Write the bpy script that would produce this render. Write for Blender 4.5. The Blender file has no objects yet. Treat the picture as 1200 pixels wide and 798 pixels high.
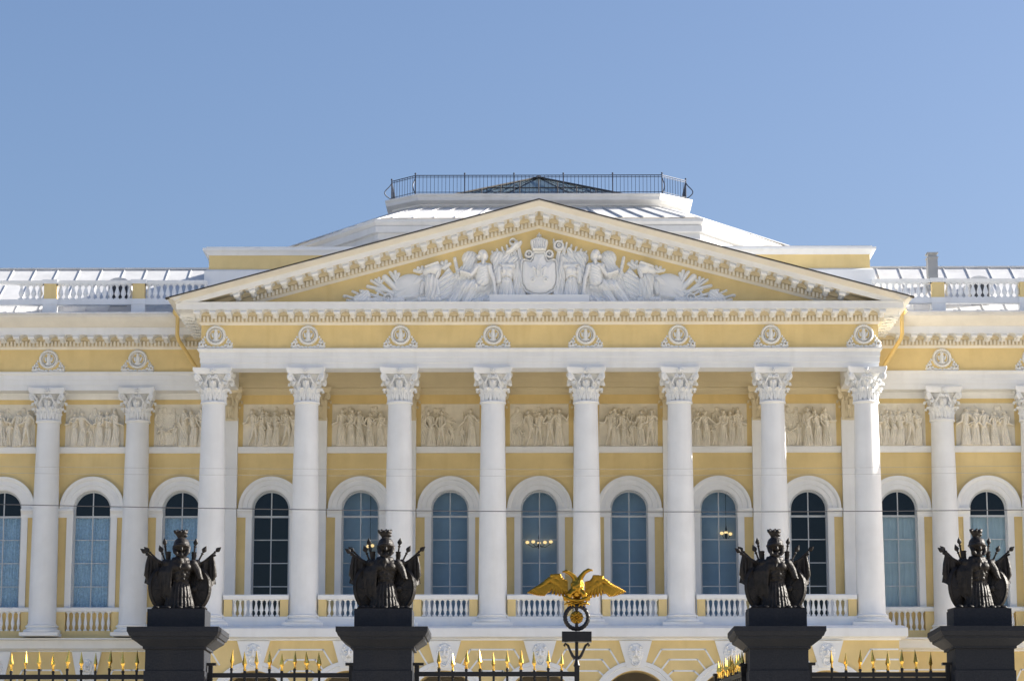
import bpy, math, random
import numpy as np
from mathutils import Vector, Matrix

# ------------------------------------------------------------------ scene, camera, sky, sun, exposure
sc = bpy.context.scene
C = sc.collection
R = math.radians
PI = math.pi

CAM_H = 1.7
F_PX = 3130.0                       # focal length in pixels of a 1200 px wide picture
PITCH = math.atan(601.0 / F_PX)
YAW = R(0.5393)
cam_data = bpy.data.cameras.new('camera')
cam = bpy.data.objects.new('camera', cam_data)
C.objects.link(cam)
cam_data.sensor_width = 36.0
cam_data.lens = 36.0 * F_PX / 1200.0
cam_data.clip_start = 0.5
cam_data.clip_end = 3000.0
fw = Vector((-math.sin(YAW) * math.cos(PITCH), math.cos(YAW) * math.cos(PITCH), math.sin(PITCH)))
rt = Vector((math.cos(YAW), math.sin(YAW), 0))
up = rt.cross(fw)
cam.matrix_world = Matrix(((rt.x, up.x, -fw.x, 0), (rt.y, up.y, -fw.y, 0), (rt.z, up.z, -fw.z, CAM_H), (0, 0, 0, 1)))
sc.camera = cam

SUN_EL, SUN_AZ = R(24.5), R(78.0)   # azimuth clockwise from +Y
sdir = Vector((math.sin(SUN_AZ) * math.cos(SUN_EL), math.cos(SUN_AZ) * math.cos(SUN_EL), math.sin(SUN_EL)))
world = bpy.data.worlds.new('World')
sc.world = world
world.use_nodes = True
wn = world.node_tree
wn.nodes.clear()
sky = wn.nodes.new('ShaderNodeTexSky')
sky.sky_type = 'NISHITA'
sky.sun_disc = False
sky.sun_elevation = SUN_EL
sky.sun_rotation = SUN_AZ
sky.altitude = 0.0
sky.air_density = 1.0
sky.dust_density = 3.0
sky.ozone_density = 4.0
bg = wn.nodes.new('ShaderNodeBackground')
bg.inputs['Strength'].default_value = 0.065
wo = wn.nodes.new('ShaderNodeOutputWorld')
tint = wn.nodes.new('ShaderNodeMix')      # colour tint: the blue of this sky leans a little to violet
tint.data_type = 'RGBA'
tint.blend_type = 'MULTIPLY'
tint.inputs[0].default_value = 1.0
tint.inputs[7].default_value = (1.0, 0.965, 1.0, 1)
wn.links.new(sky.outputs[0], tint.inputs[6])
wn.links.new(tint.outputs[2], bg.inputs[0])
wn.links.new(bg.outputs[0], wo.inputs[0])

sun_data = bpy.data.lights.new('sun', 'SUN')
sun_data.energy = 5.0
sun_data.angle = R(0.5)
sun_data.color = (1.0, 0.94, 0.84)
sun = bpy.data.objects.new('sun', sun_data)
C.objects.link(sun)
sun.rotation_euler = (-sdir).to_track_quat('-Z', 'Y').to_euler()
sun.location = (60, 40, 60)

sc.view_settings.view_transform = 'Standard'
sc.view_settings.look = 'None'
sc.view_settings.gamma = 1.0
sc.view_settings.use_curve_mapping = False
sc.view_settings.exposure = 1.49
sc.render.engine = 'CYCLES'
sc.cycles.use_denoising = True
sc.cycles.max_bounces = 8
sc.cycles.diffuse_bounces = 5
sc.cycles.transparent_max_bounces = 12

# ------------------------------------------------------------------ materials
def mat(name, col, rough=0.7, metal=0.0, var=0.06, scale=1.5, bump=0.0, bscale=30.0, stain=0.0, stain_col=None, detail=5.0, spec=0.4):
    m = bpy.data.materials.new(name)
    m.use_nodes = True
    n, l = m.node_tree.nodes, m.node_tree.links
    b = n['Principled BSDF']
    b.inputs['Roughness'].default_value = rough
    b.inputs['Metallic'].default_value = metal
    b.inputs['Specular IOR Level'].default_value = spec
    tc = n.new('ShaderNodeTexCoord')
    geo = n.new('ShaderNodeNewGeometry')
    nz = n.new('ShaderNodeTexNoise')
    nz.inputs['Scale'].default_value = scale
    nz.inputs['Detail'].default_value = detail
    nz.inputs['Roughness'].default_value = 0.6
    l.new(geo.outputs['Position'], nz.inputs['Vector'])
    mr = n.new('ShaderNodeMapRange')
    mr.inputs[1].default_value = 0.3
    mr.inputs[2].default_value = 0.7
    mr.inputs[3].default_value = 1 - var
    mr.inputs[4].default_value = 1 + var
    l.new(nz.outputs['Fac'], mr.inputs[0])
    hs = n.new('ShaderNodeHueSaturation')
    hs.inputs['Color'].default_value = (*col, 1)
    l.new(mr.outputs[0], hs.inputs['Value'])
    out = hs.outputs[0]
    if stain > 0:      # rain streaks and grime: long vertical noise
        mp = n.new('ShaderNodeMapping')
        mp.inputs['Scale'].default_value = (3.0, 3.0, 0.35)
        l.new(geo.outputs['Position'], mp.inputs['Vector'])
        n2 = n.new('ShaderNodeTexNoise')
        n2.inputs['Scale'].default_value = 1.0
        n2.inputs['Detail'].default_value = 6.0
        l.new(mp.outputs[0], n2.inputs['Vector'])
        r2 = n.new('ShaderNodeMapRange')
        r2.inputs[1].default_value = 0.52
        r2.inputs[2].default_value = 0.78
        r2.inputs[3].default_value = 0.0
        r2.inputs[4].default_value = stain
        l.new(n2.outputs['Fac'], r2.inputs[0])
        mx = n.new('ShaderNodeMix')
        mx.data_type = 'RGBA'
        l.new(r2.outputs[0], mx.inputs[0])
        l.new(out, mx.inputs[6])
        mx.inputs[7].default_value = (*(stain_col or tuple(c * 0.55 for c in col)), 1)
        out = mx.outputs[2]
    l.new(out, b.inputs['Base Color'])
    if bump > 0:
        n3 = n.new('ShaderNodeTexNoise')
        n3.inputs['Scale'].default_value = bscale
        n3.inputs['Detail'].default_value = 4.0
        l.new(geo.outputs['Position'], n3.inputs['Vector'])
        bp = n.new('ShaderNodeBump')
        bp.inputs['Strength'].default_value = bump
        bp.inputs['Distance'].default_value = 0.02
        l.new(n3.outputs['Fac'], bp.inputs['Height'])
        l.new(bp.outputs[0], b.inputs['Normal'])
    return m

OLDWHITE = mat('weathered_white_paint', (0.64, 0.64, 0.63), 0.65, var=0.07, scale=0.9, bump=0.08, bscale=9, stain=0.25, stain_col=(0.45, 0.44, 0.41))
SCULPT = mat('sculpture_white_paint', (0.86, 0.87, 0.875), 0.6, var=0.03, scale=2.0)
WHITE = mat('white_paint', (0.79, 0.805, 0.815), 0.6, var=0.05, scale=0.9, bump=0.08, bscale=9, stain=0.18, stain_col=(0.55, 0.54, 0.50))
WARMBOUNCE = mat('white_paint_warm_bounce', (0.78, 0.75, 0.675), 0.65, var=0.05, scale=1.5, bump=0.08, bscale=9, stain=0.12, stain_col=(0.55, 0.50, 0.40))  # white mouldings with a faint warm bounce put into the colour
WARMSHADE = mat('white_paint_warm_shade', (0.68, 0.60, 0.43), 0.65, var=0.05, scale=1.5, bump=0.08, bscale=9, stain=0.15, stain_col=(0.52, 0.45, 0.31))  # white paint; the warm shade of the recesses is painted into the colour
INNERSHADE = mat('portico_inner_warm_shade', (0.66, 0.58, 0.40), 0.7, var=0.05, scale=1.0, stain=0.1, stain_col=(0.5, 0.42, 0.28))  # white inside the portico; yellow light off its walls is painted in
WOOD_WHITE = mat('window_paint', (0.50, 0.53, 0.56), 0.45, var=0.03)
STUCCO = mat('relief_stucco', (0.78, 0.735, 0.635), 0.75, var=0.09, scale=2.5, bump=0.15, bscale=25, stain=0.22, stain_col=(0.48, 0.44, 0.35))
YELLOW = mat('yellow_plaster', (0.73, 0.57, 0.275), 0.8, var=0.09, scale=0.7, bump=0.12, bscale=14, stain=0.28, stain_col=(0.56, 0.40, 0.16))
PIPE = mat('yellow_pipe_paint', (0.72, 0.52, 0.20), 0.45, var=0.06)
TIN = mat('pale_roof_tin', (0.62, 0.62, 0.615), 0.5, metal=0.0, var=0.10, scale=1.2, bump=0.1, bscale=3, stain=0.12)
FLASH = mat('dark_flashing', (0.06, 0.055, 0.05), 0.5, metal=0.4)
IRON = mat('black_iron', (0.012, 0.012, 0.014), 0.42, metal=0.3, var=0.2, spec=0.5)
RAILIRON = mat('railing_iron', (0.035, 0.045, 0.07), 0.5, metal=0.3, var=0.2)
GRANITE = mat('dark_granite', (0.026, 0.029, 0.036), 0.7, spec=0.12, var=0.16, scale=45, bump=0.12, bscale=40, stain=0.3, stain_col=(0.045, 0.044, 0.044))
BRONZE = mat('dark_bronze', (0.018, 0.0155, 0.014), 0.48, metal=0.0, spec=0.24, var=0.5, scale=14, bump=0.45, bscale=30)
GOLDTIP = mat('gilded_tip', (0.92, 0.58, 0.12), 0.25, metal=1.0, var=0.12, scale=22)
GOLD = mat('gilding', (0.40, 0.225, 0.03), 0.30, metal=1.0, var=0.12, scale=22, bump=0.25, bscale=45)
CURTAIN = mat('lace_curtain', (0.70, 0.82, 0.93), 0.9, var=0.22, scale=14, detail=8)
PLAINCURTAIN = mat('white_curtain', (0.84, 0.88, 0.86), 0.9, var=0.05, scale=3)
BLIND = mat('blue_grey_blind', (0.58, 0.72, 0.86), 0.9, var=0.06, scale=2)
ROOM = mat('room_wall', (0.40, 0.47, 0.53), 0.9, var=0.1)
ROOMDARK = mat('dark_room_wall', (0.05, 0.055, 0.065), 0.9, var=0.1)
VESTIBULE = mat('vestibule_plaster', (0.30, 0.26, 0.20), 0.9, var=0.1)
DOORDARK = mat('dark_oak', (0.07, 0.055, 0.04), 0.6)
VENT = mat('vent_metal', (0.36, 0.37, 0.38), 0.5, metal=0.3, var=0.1)
GROUND = mat('gravel_ground', (0.62, 0.55, 0.44), 0.95, var=0.12, scale=0.6, bump=0.3, bscale=20)
LAWN = mat('lawn_grass', (0.085, 0.10, 0.035), 0.95, var=0.3, scale=1.5)
ASPHALT = mat('asphalt', (0.055, 0.055, 0.058), 0.9, var=0.15, scale=3)
WIRE = mat('cable_rubber', (0.10, 0.10, 0.11), 0.6)
WIREPALE = mat('cable_steel', (0.42, 0.42, 0.42), 0.5, metal=0.4)

def glass(name, tint, rough=0.02):
    m = bpy.data.materials.new(name)
    m.use_nodes = True
    n, l = m.node_tree.nodes, m.node_tree.links
    n.clear()
    o = n.new('ShaderNodeOutputMaterial')
    t = n.new('ShaderNodeBsdfTransparent')
    t.inputs[0].default_value = (*tint, 1)
    g = n.new('ShaderNodeBsdfGlossy')
    g.inputs['Roughness'].default_value = rough
    g.inputs['Color'].default_value = (0.9, 0.95, 1.0, 1)
    fr = n.new('ShaderNodeFresnel')
    fr.inputs['IOR'].default_value = 1.52
    geo = n.new('ShaderNodeNewGeometry')
    nz = n.new('ShaderNodeTexNoise')
    nz.inputs['Scale'].default_value = 1.1
    l.new(geo.outputs['Position'], nz.inputs['Vector'])
    bp = n.new('ShaderNodeBump')
    bp.inputs['Strength'].default_value = 0.06
    bp.inputs['Distance'].default_value = 0.03
    l.new(nz.outputs['Fac'], bp.inputs['Height'])
    l.new(bp.outputs[0], g.inputs['Normal'])
    mt = n.new('ShaderNodeMath')
    mt.operation = 'MULTIPLY_ADD'
    mt.inputs[1].default_value = 0.55
    mt.inputs[2].default_value = 0.0
    l.new(fr.outputs[0], mt.inputs[0])
    mx = n.new('ShaderNodeMixShader')
    l.new(mt.outputs[0], mx.inputs[0])
    l.new(t.outputs[0], mx.inputs[1])
    l.new(g.outputs[0], mx.inputs[2])
    l.new(mx.outputs[0], o.inputs[0])
    return m
GLASS = glass('window_glass', (0.80, 0.86, 0.90))
SKYGLASS = glass('skylight_glass', (0.5, 0.56, 0.58))
BULB = bpy.data.materials.new('warm_bulb')
BULB.use_nodes = True
BULB.node_tree.nodes['Principled BSDF'].inputs['Emission Color'].default_value = (1.0, 0.60, 0.20, 1)
BULB.node_tree.nodes['Principled BSDF'].inputs['Emission Strength'].default_value = 0.62

# ------------------------------------------------------------------ mesh helpers
class MB:
    def __init__(s):
        s.v, s.f, s.m = [], [], []
    def add(s, vs, fs, m=0):
        o = len(s.v)
        s.v += [tuple(map(float, p)) for p in vs]
        s.f += [tuple(int(i) + o for i in f) for f in fs]
        s.m += [m] * len(fs)
    def quad(s, a, b, c, d, m=0):
        s.add([a, b, c, d], [(0, 1, 2, 3)], m)
    def box(s, x0, x1, y0, y1, z0, z1, m=0):
        s.add([(x0, y0, z0), (x1, y0, z0), (x1, y1, z0), (x0, y1, z0), (x0, y0, z1), (x1, y0, z1), (x1, y1, z1), (x0, y1, z1)],
              [(0, 3, 2, 1), (4, 5, 6, 7), (0, 1, 5, 4), (1, 2, 6, 5), (2, 3, 7, 6), (3, 0, 4, 7)], m)
    def prism_xz(s, pts, y0, y1, m=0):
        n = len(pts)
        s.add([(x, y0, z) for x, z in pts] + [(x, y1, z) for x, z in pts],
              [tuple(range(n)), tuple(range(2 * n - 1, n - 1, -1))] + [(i, i + n, (i + 1) % n + n, (i + 1) % n) for i in range(n)], m)
    def prism_yz(s, pts, x0, x1, m=0):
        n = len(pts)
        s.add([(x0, y, z) for y, z in pts] + [(x1, y, z) for y, z in pts],
              [tuple(range(n)), tuple(range(2 * n - 1, n - 1, -1))] + [(i, i + n, (i + 1) % n + n, (i + 1) % n) for i in range(n)], m)
    def lathe(s, prof, seg=24, c=(0, 0, 0), m=0, sx=1.0, sy=1.0, caps=True):
        vs, fs = [], []
        for r, z in prof:
            for k in range(seg):
                a = 2 * PI * k / seg
                vs.append((c[0] + r * sx * math.cos(a), c[1] + r * sy * math.sin(a), c[2] + z))
        for i in range(len(prof) - 1):
            for k in range(seg):
                k2 = (k + 1) % seg
                fs.append((i * seg + k, i * seg + k2, (i + 1) * seg + k2, (i + 1) * seg + k))
        if caps:
            fs.append(tuple(range(seg - 1, -1, -1)))
            fs.append(tuple(range((len(prof) - 1) * seg, len(prof) * seg)))
        s.add(vs, fs, m)
    def ball(s, c, rx, ry=None, rz=None, rot=None, seg=16, rings=10, m=0):
        ry = rx if ry is None else ry
        rz = rx if rz is None else rz
        vs, fs = [], []
        M = rot or Matrix.Identity(3)
        for i in range(rings + 1):
            t = PI * i / rings
            for k in range(seg):
                a = 2 * PI * k / seg
                p = M @ Vector((rx * math.sin(t) * math.cos(a), ry * math.sin(t) * math.sin(a), -rz * math.cos(t)))
                vs.append((c[0] + p.x, c[1] + p.y, c[2] + p.z))
        for i in range(rings):
            for k in range(seg):
                k2 = (k + 1) % seg
                fs.append((i * seg + k, i * seg + k2, (i + 1) * seg + k2, (i + 1) * seg + k))
        s.add(vs, fs, m)
    def tube(s, pts, r, seg=8, m=0, caps=True, flat=1.0):
        pts = [Vector(p) for p in pts]
        n = len(pts)
        rs = r if isinstance(r, (list, tuple)) else [r] * n
        vs, fs = [], []
        prev = None
        for i, p in enumerate(pts):
            t = (pts[min(i + 1, n - 1)] - pts[max(i - 1, 0)])
            t = t.normalized() if t.length > 1e-9 else Vector((0, 0, 1))
            if prev is None:
                a = Vector((0, 1, 0)) if abs(t.y) < 0.9 else Vector((1, 0, 0))
                u = (a - t * a.dot(t)).normalized()
            else:
                u = (prev - t * prev.dot(t)).normalized()
            prev = u
            w = t.cross(u)
            for k in range(seg):
                a = 2 * PI * k / seg
                vs.append(p + u * rs[i] * flat * math.cos(a) + w * rs[i] * math.sin(a))
        for i in range(n - 1):
            for k in range(seg):
                k2 = (k + 1) % seg
                fs.append((i * seg + k, i * seg + k2, (i + 1) * seg + k2, (i + 1) * seg + k))
        if caps:
            fs.append(tuple(range(seg - 1, -1, -1)))
            fs.append(tuple(range((n - 1) * seg, n * seg)))
        s.add(vs, fs, m)
    def sweep(s, path, prof, m=0, caps=True):
        """prof: closed loop of (outward, z); path in plan, outward = right hand of travel"""
        n = len(path)
        nr = []
        for i in range(n - 1):
            t = Vector((path[i + 1][0] - path[i][0], path[i + 1][1] - path[i][1])).normalized()
            nr.append(Vector((t.y, -t.x)))
        vs, fs = [], []
        for i in range(n):
            if i == 0:
                d = nr[0]
            elif i == n - 1:
                d = nr[-1]
            else:
                d = (nr[i - 1] + nr[i]) / (1 + nr[i - 1].dot(nr[i]))
            for o, z in prof:
                vs.append((path[i][0] + d.x * o, path[i][1] + d.y * o, z))
        q = len(prof)
        for i in range(n - 1):
            for j in range(q):
                j2 = (j + 1) % q
                fs.append((i * q + j, (i + 1) * q + j, (i + 1) * q + j2, i * q + j2))
        if caps:
            fs.append(tuple(range(q)))
            fs.append(tuple(range((n - 1) * q, n * q))[::-1])
        s.add(vs, fs, m)
    def arc(s, cx, cz, prof, y, a0=0.0, a1=PI, seg=32, m=0):
        """prof: closed loop of (radius, outward) swept along an arc that stands in the XZ plane"""
        q = len(prof)
        vs, fs = [], []
        for i in range(seg + 1):
            a = a0 + (a1 - a0) * i / seg
            for r, o in prof:
                vs.append((cx + r * math.cos(a), y - o, cz + r * math.sin(a)))
        for i in range(seg):
            for j in range(q):
                j2 = (j + 1) % q
                fs.append((i * q + j, (i + 1) * q + j, (i + 1) * q + j2, i * q + j2))
        fs.append(tuple(range(q)))
        fs.append(tuple(range(seg * q, (seg + 1) * q))[::-1])
        s.add(vs, fs, m)
    def arch_wall(s, x0, x1, z0, z1, cx, r, zs, zb, y, depth, m=0, mr=0, seg=28):
        Q = s.quad
        Q((x0, y, z0), (cx - r, y, z0), (cx - r, y, z1), (x0, y, z1), m)
        Q((cx + r, y, z0), (x1, y, z0), (x1, y, z1), (cx + r, y, z1), m)
        if zb > z0 + 1e-4:
            Q((cx - r, y, z0), (cx + r, y, z0), (cx + r, y, zb), (cx - r, y, zb), m)
            Q((cx - r, y, zb), (cx + r, y, zb), (cx + r, y + depth, zb), (cx - r, y + depth, zb), mr)
        pts = [(cx + r * math.cos(PI * k / seg), zs + r * math.sin(PI * k / seg)) for k in range(seg + 1)]
        for (xa, za), (xb, zb2) in zip(pts[:-1], pts[1:]):
            Q((xb, y, zb2), (xa, y, za), (xa, y, z1), (xb, y, z1), m)
            Q((xa, y, za), (xb, y, zb2), (xb, y + depth, zb2), (xa, y + depth, za), mr)
        for x in (cx - r, cx + r):
            Q((x, y, zb), (x, y, zs), (x, y + depth, zs), (x, y + depth, zb), mr)
    def mesh(s, name, mats, smooth=40.0):
        me = bpy.data.meshes.new(name)
        me.from_pydata(s.v, [], s.f)
        for mm in (mats if isinstance(mats, (list, tuple)) else [mats]):
            me.materials.append(mm)
        if any(s.m):
            me.polygons.foreach_set('material_index', s.m)
        me.validate()
        import bmesh
        bm = bmesh.new()
        bm.from_mesh(me)
        bmesh.ops.remove_doubles(bm, verts=bm.verts, dist=1e-5)
        bmesh.ops.recalc_face_normals(bm, faces=bm.faces)
        bm.to_mesh(me)
        bm.free()
        if smooth:
            me.polygons.foreach_set('use_smooth', [True] * len(me.polygons))
            me.set_sharp_from_angle(angle=R(smooth))
        me.update()
        return me
    def build(s, name, mats, parent=None, loc=(0, 0, 0), smooth=40.0):
        return link(name, s.mesh(name, mats, smooth), parent, loc)

def link(name, me, parent=None, loc=(0, 0, 0), rotz=0.0):
    o = bpy.data.objects.new(name, me)
    C.objects.link(o)
    o.location = loc
    o.rotation_euler = (0, 0, rotz)
    if parent:
        o.parent = parent
    return o

def thing(name, label, cat, loc=(0, 0, 0), rotz=0.0, group=None):
    o = link(name, None, None, loc, rotz)
    o.empty_display_size = 0.3
    tag(o, label, cat, group)
    return o

def tag(o, label, cat, group=None):
    o['label'] = label
    o['category'] = cat
    if group:
        o['group'] = group
    return o

def dup(o, parent=None, loc=None, rotz=None):
    c = o.copy()
    C.objects.link(c)
    c.parent = parent
    if loc is not None:
        c.location = loc
    if rotz is not None:
        c.rotation_euler = (0, 0, rotz)
    for ch in list(o.children):
        dup(ch, c)
    return c

def remeshed(mb, name, mats, voxel, smooth=True):
    me = mb.mesh(name + '_raw', mats, 0)
    t = bpy.data.objects.new('temporary', me)
    C.objects.link(t)
    md = t.modifiers.new('r', 'REMESH')
    md.mode = 'VOXEL'
    md.voxel_size = voxel
    ms = t.modifiers.new('s', 'SMOOTH')
    ms.factor = 0.4
    ms.iterations = 2
    dg = bpy.context.evaluated_depsgraph_get()
    me2 = bpy.data.meshes.new_from_object(t.evaluated_get(dg))
    me2.name = name
    bpy.data.objects.remove(t)
    bpy.data.meshes.remove(me)
    if not me2.materials:
        me2.materials.append(mats)
    me2.polygons.foreach_set('use_smooth', [True] * len(me2.polygons))
    return me2

# ------------------------------------------------------------------ carved relief: height fields with real depth
class Relief:
    def __init__(s, x0, x1, z0, z1, d):
        s.d, s.x0, s.z0 = d, x0, z0
        s.xs = np.arange(x0, x1 + d * 0.5, d)
        s.zs = np.arange(z0, z1 + d * 0.5, d)
        s.X, s.Z = np.meshgrid(s.xs, s.zs)
        s.H = np.zeros_like(s.X)
    def blank(s):
        return np.zeros_like(s.X)
    def cap(s, T, a, b, r0, r1, h, base=0.0, p=0.5):
        ax, az = a
        bx, bz = b
        dx, dz = bx - ax, bz - az
        L2 = dx * dx + dz * dz + 1e-12
        t = np.clip(((s.X - ax) * dx + (s.Z - az) * dz) / L2, 0, 1)
        d = np.hypot(s.X - ax - t * dx, s.Z - az - t * dz)
        r = r0 + (r1 - r0) * t
        q = 1 - (d / r) ** 2
        np.maximum(T, np.where(q > 0, base + h * np.clip(q, 0, 1) ** p, 0), out=T)
    def ell(s, T, c, rx, rz, h, ang=0.0, base=0.0, p=0.5):
        ca, sa = math.cos(ang), math.sin(ang)
        u = (s.X - c[0]) * ca + (s.Z - c[1]) * sa
        w = -(s.X - c[0]) * sa + (s.Z - c[1]) * ca
        q = 1 - (u / rx) ** 2 - (w / rz) ** 2
        np.maximum(T, np.where(q > 0, base + h * np.clip(q, 0, 1) ** p, 0), out=T)
    def ring(s, T, c, rx, rz, w, h, base=0.0):
        d = np.hypot((s.X - c[0]) / rx, (s.Z - c[1]) / rz) - 1
        q = 1 - (d * min(rx, rz) / w) ** 2
        np.maximum(T, np.where(q > 0, base + h * np.sqrt(np.clip(q, 0, 1)), 0), out=T)
    def poly(s, T, pts, h, bev=0.03, base=0.0):
        inside = np.zeros(s.X.shape, bool)
        dist = np.full(s.X.shape, 1e9)
        n = len(pts)
        for i in range(n):
            x1, z1 = pts[i]
            x2, z2 = pts[(i + 1) % n]
            if z1 != z2:
                c = ((z1 > s.Z) != (z2 > s.Z)) & (s.X < (x2 - x1) * (s.Z - z1) / (z2 - z1) + x1)
                inside ^= c
            dx, dz = x2 - x1, z2 - z1
            t = np.clip(((s.X - x1) * dx + (s.Z - z1) * dz) / (dx * dx + dz * dz + 1e-12), 0, 1)
            dist = np.minimum(dist, np.hypot(s.X - x1 - t * dx, s.Z - z1 - t * dz))
        np.maximum(T, np.where(inside, base + h * np.clip(dist / bev, 0.15, 1) ** 0.6, 0), out=T)
    def folds(s, T, ang, wl, amp, warp=0.6, ph=0.0, mask=None):
        u = s.X * math.cos(ang) + s.Z * math.sin(ang)
        w = -s.X * math.sin(ang) + s.Z * math.cos(ang)
        f = np.sin(2 * PI * (u / wl) + warp * np.sin(w / wl * 0.9 + ph) + ph) + 0.4 * np.sin(2 * PI * u / wl * 1.9 + ph * 2 + w / wl)
        k = (T > 0) if mask is None else (T > 0) & mask
        T[k] += (amp * f)[k]
        np.maximum(T, 0, out=T)
    def over(s, T, lift=0.0):
        s.H = np.where(T > 0, np.maximum(T + lift, s.H * 0.55 + T * 0.6), s.H)
    def merge(s, T):
        np.maximum(s.H, T, out=s.H)
    def mesh(s, name, m, cut=True, sink=0.006, bend=None, back=None, eps=1e-4):
        H = s.H
        nz, nx = H.shape
        k = np.ones((nz - 1, nx - 1), bool)
        if cut:
            k = np.maximum(np.maximum(H[:-1, :-1], H[1:, :-1]), np.maximum(H[:-1, 1:], H[1:, 1:])) > eps
        idx = np.arange(nz * nx).reshape(nz, nx)
        q = np.stack([idx[:-1, :-1], idx[:-1, 1:], idx[1:, 1:], idx[1:, :-1]], -1)[k]
        Y = sink - H
        V = np.stack([s.X, Y, s.Z], -1).reshape(-1, 3)
        if back is not None:
            V2 = np.stack([s.X, sink + H * back, s.Z], -1).reshape(-1, 3)
            q = np.concatenate([q, q[:, ::-1] + len(V)])
            V = np.concatenate([V, V2])
        if bend is not None:
            V[:, 1] += bend(V[:, 0], V[:, 2])
        used = np.unique(q)
        mp = np.full(len(V), -1)
        mp[used] = np.arange(len(used))
        me = bpy.data.meshes.new(name)
        me.from_pydata(V[used].tolist(), [], mp[q].tolist())
        me.materials.append(m)
        me.polygons.foreach_set('use_smooth', [True] * len(me.polygons))
        me.update()
        return me

def figure(rl, x, z, h, rng, lift, dep=0.22, nude=False, face=0):
    """one standing draped figure in bas-relief"""
    T = rl.blank()
    lean = rng.uniform(-0.05, 0.05) * h
    sway = rng.uniform(-0.06, 0.06) * h
    sh = (x + lean, z + 0.80 * h)
    hip = (x + sway, z + 0.50 * h)
    head = (x + lean * 1.3 + face * 0.015 * h, z + 0.925 * h)
    if nude:
        for sd in (-1, 1):
            kn = (x + sd * 0.06 * h + sway, z + 0.27 * h)
            rl.cap(T, (hip[0] + sd * 0.03 * h, hip[1]), kn, 0.062 * h, 0.042 * h, dep * 0.8)
            rl.cap(T, kn, (x + sd * 0.10 * h, z + 0.03 * h), 0.042 * h, 0.026 * h, dep * 0.7)
    else:
        rl.cap(T, hip, (x + sway * 0.4, z + 0.03 * h), 0.085 * h, 0.135 * h, dep * 0.8)
        rl.cap(T, (hip[0] + 0.05 * h, hip[1]), (x + 0.10 * h, z + 0.02 * h), 0.05 * h, 0.06 * h, dep * 0.85)
        rl.folds(T, rng.uniform(-0.35, 0.35), 0.052 * h, 0.016, 0.9, rng.uniform(0, 6))
    U = rl.blank()
    rl.cap(U, hip, sh, 0.078 * h, 0.105 * h, dep)
    rl.cap(U, (sh[0] - 0.07 * h, sh[1]), (sh[0] + 0.07 * h, sh[1]), 0.05 * h, 0.05 * h, dep * 0.9)
    rl.folds(U, rng.uniform(0.4, 1.1) * rng.choice((-1, 1)), 0.06 * h, 0.011, 0.8, rng.uniform(0, 6))
    T = np.where(U > T, U, T)
    for sd in (-1, 1):
        s0 = (sh[0] + sd * 0.105 * h, sh[1] - 0.01 * h)
        a = rng.choice((rng.uniform(-1.9, -1.3), rng.uniform(-1.2, -0.5), rng.uniform(-1.7, -1.1)))
        el = (s0[0] + sd * math.cos(a) * 0.17 * h, s0[1] + math.sin(a) * 0.17 * h)
        b = rng.choice((rng.uniform(-2.6, -2.0), rng.uniform(0.2, 1.4), rng.uniform(-1.0, 0.2)))
        ha = (el[0] + sd * math.cos(b) * 0.16 * h, el[1] + math.sin(b) * 0.16 * h)
        A = rl.blank()
        rl.cap(A, s0, el, 0.038 * h, 0.030 * h, dep * 0.75, dep * 0.35)
        rl.cap(A, el, ha, 0.030 * h, 0.020 * h, dep * 0.75, dep * 0.35)
        T = np.maximum(T, A)
    rl.cap(T, sh, head, 0.035 * h, 0.032 * h, dep * 0.8)
    rl.ell(T, head, 0.050 * h, 0.066 * h, dep * 0.95, 0, 0.02)
    rl.ell(T, (head[0], head[1] + 0.018 * h), 0.056 * h, 0.055 * h, dep * 0.75, 0, 0.02)
    rl.over(T, lift)

def relief_panel(seed):
    rng = random.Random(seed)
    rl = Relief(-1.16, 1.16, 0, 1.72, 0.0125)
    # background ghosts, then the front row
    for k in range(4):
        figure(rl, rng.uniform(-1, 1), 0.12, rng.uniform(1.38, 1.52), rng, 0.0, 0.045)
    n = rng.choice((5, 6, 6))
    for k in range(n):
        x = -0.98 + 1.96 * (k + 0.5) / n + rng.uniform(-0.06, 0.06)
        if rng.random() < 0.2:
            figure(rl, x, 0.03, rng.uniform(0.75, 0.95), rng, 0.02, 0.12, nude=True)
        else:
            figure(rl, x, 0.03, rng.uniform(1.34, 1.52), rng, rng.uniform(0, 0.04), 0.22, nude=rng.random() < 0.22, face=rng.choice((-1, 1)))
        if rng.random() < 0.35:
            T = rl.blank()
            xx = x + rng.uniform(-0.2, 0.2)
            rl.cap(T, (xx, 0.05), (xx + rng.uniform(-0.15, 0.15), rng.uniform(1.2, 1.6)), 0.016, 0.016, 0.10)
            rl.over(T)
    T = rl.blank()
    rl.poly(T, [(-1.16, 0), (1.16, 0), (1.16, 0.045), (-1.16, 0.045)], 0.10, 0.02)
    rl.merge(T)
    nx = rl.X
    rl.H = rl.H * 1.15 + 0.02
    edge = (np.abs(nx) > 1.15) | (rl.Z > 1.71) | (rl.Z < 0.008)
    rl.H[edge] = 0.0
    return rl.mesh('relief_panel', STUCCO, cut=False, sink=0.004)

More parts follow.
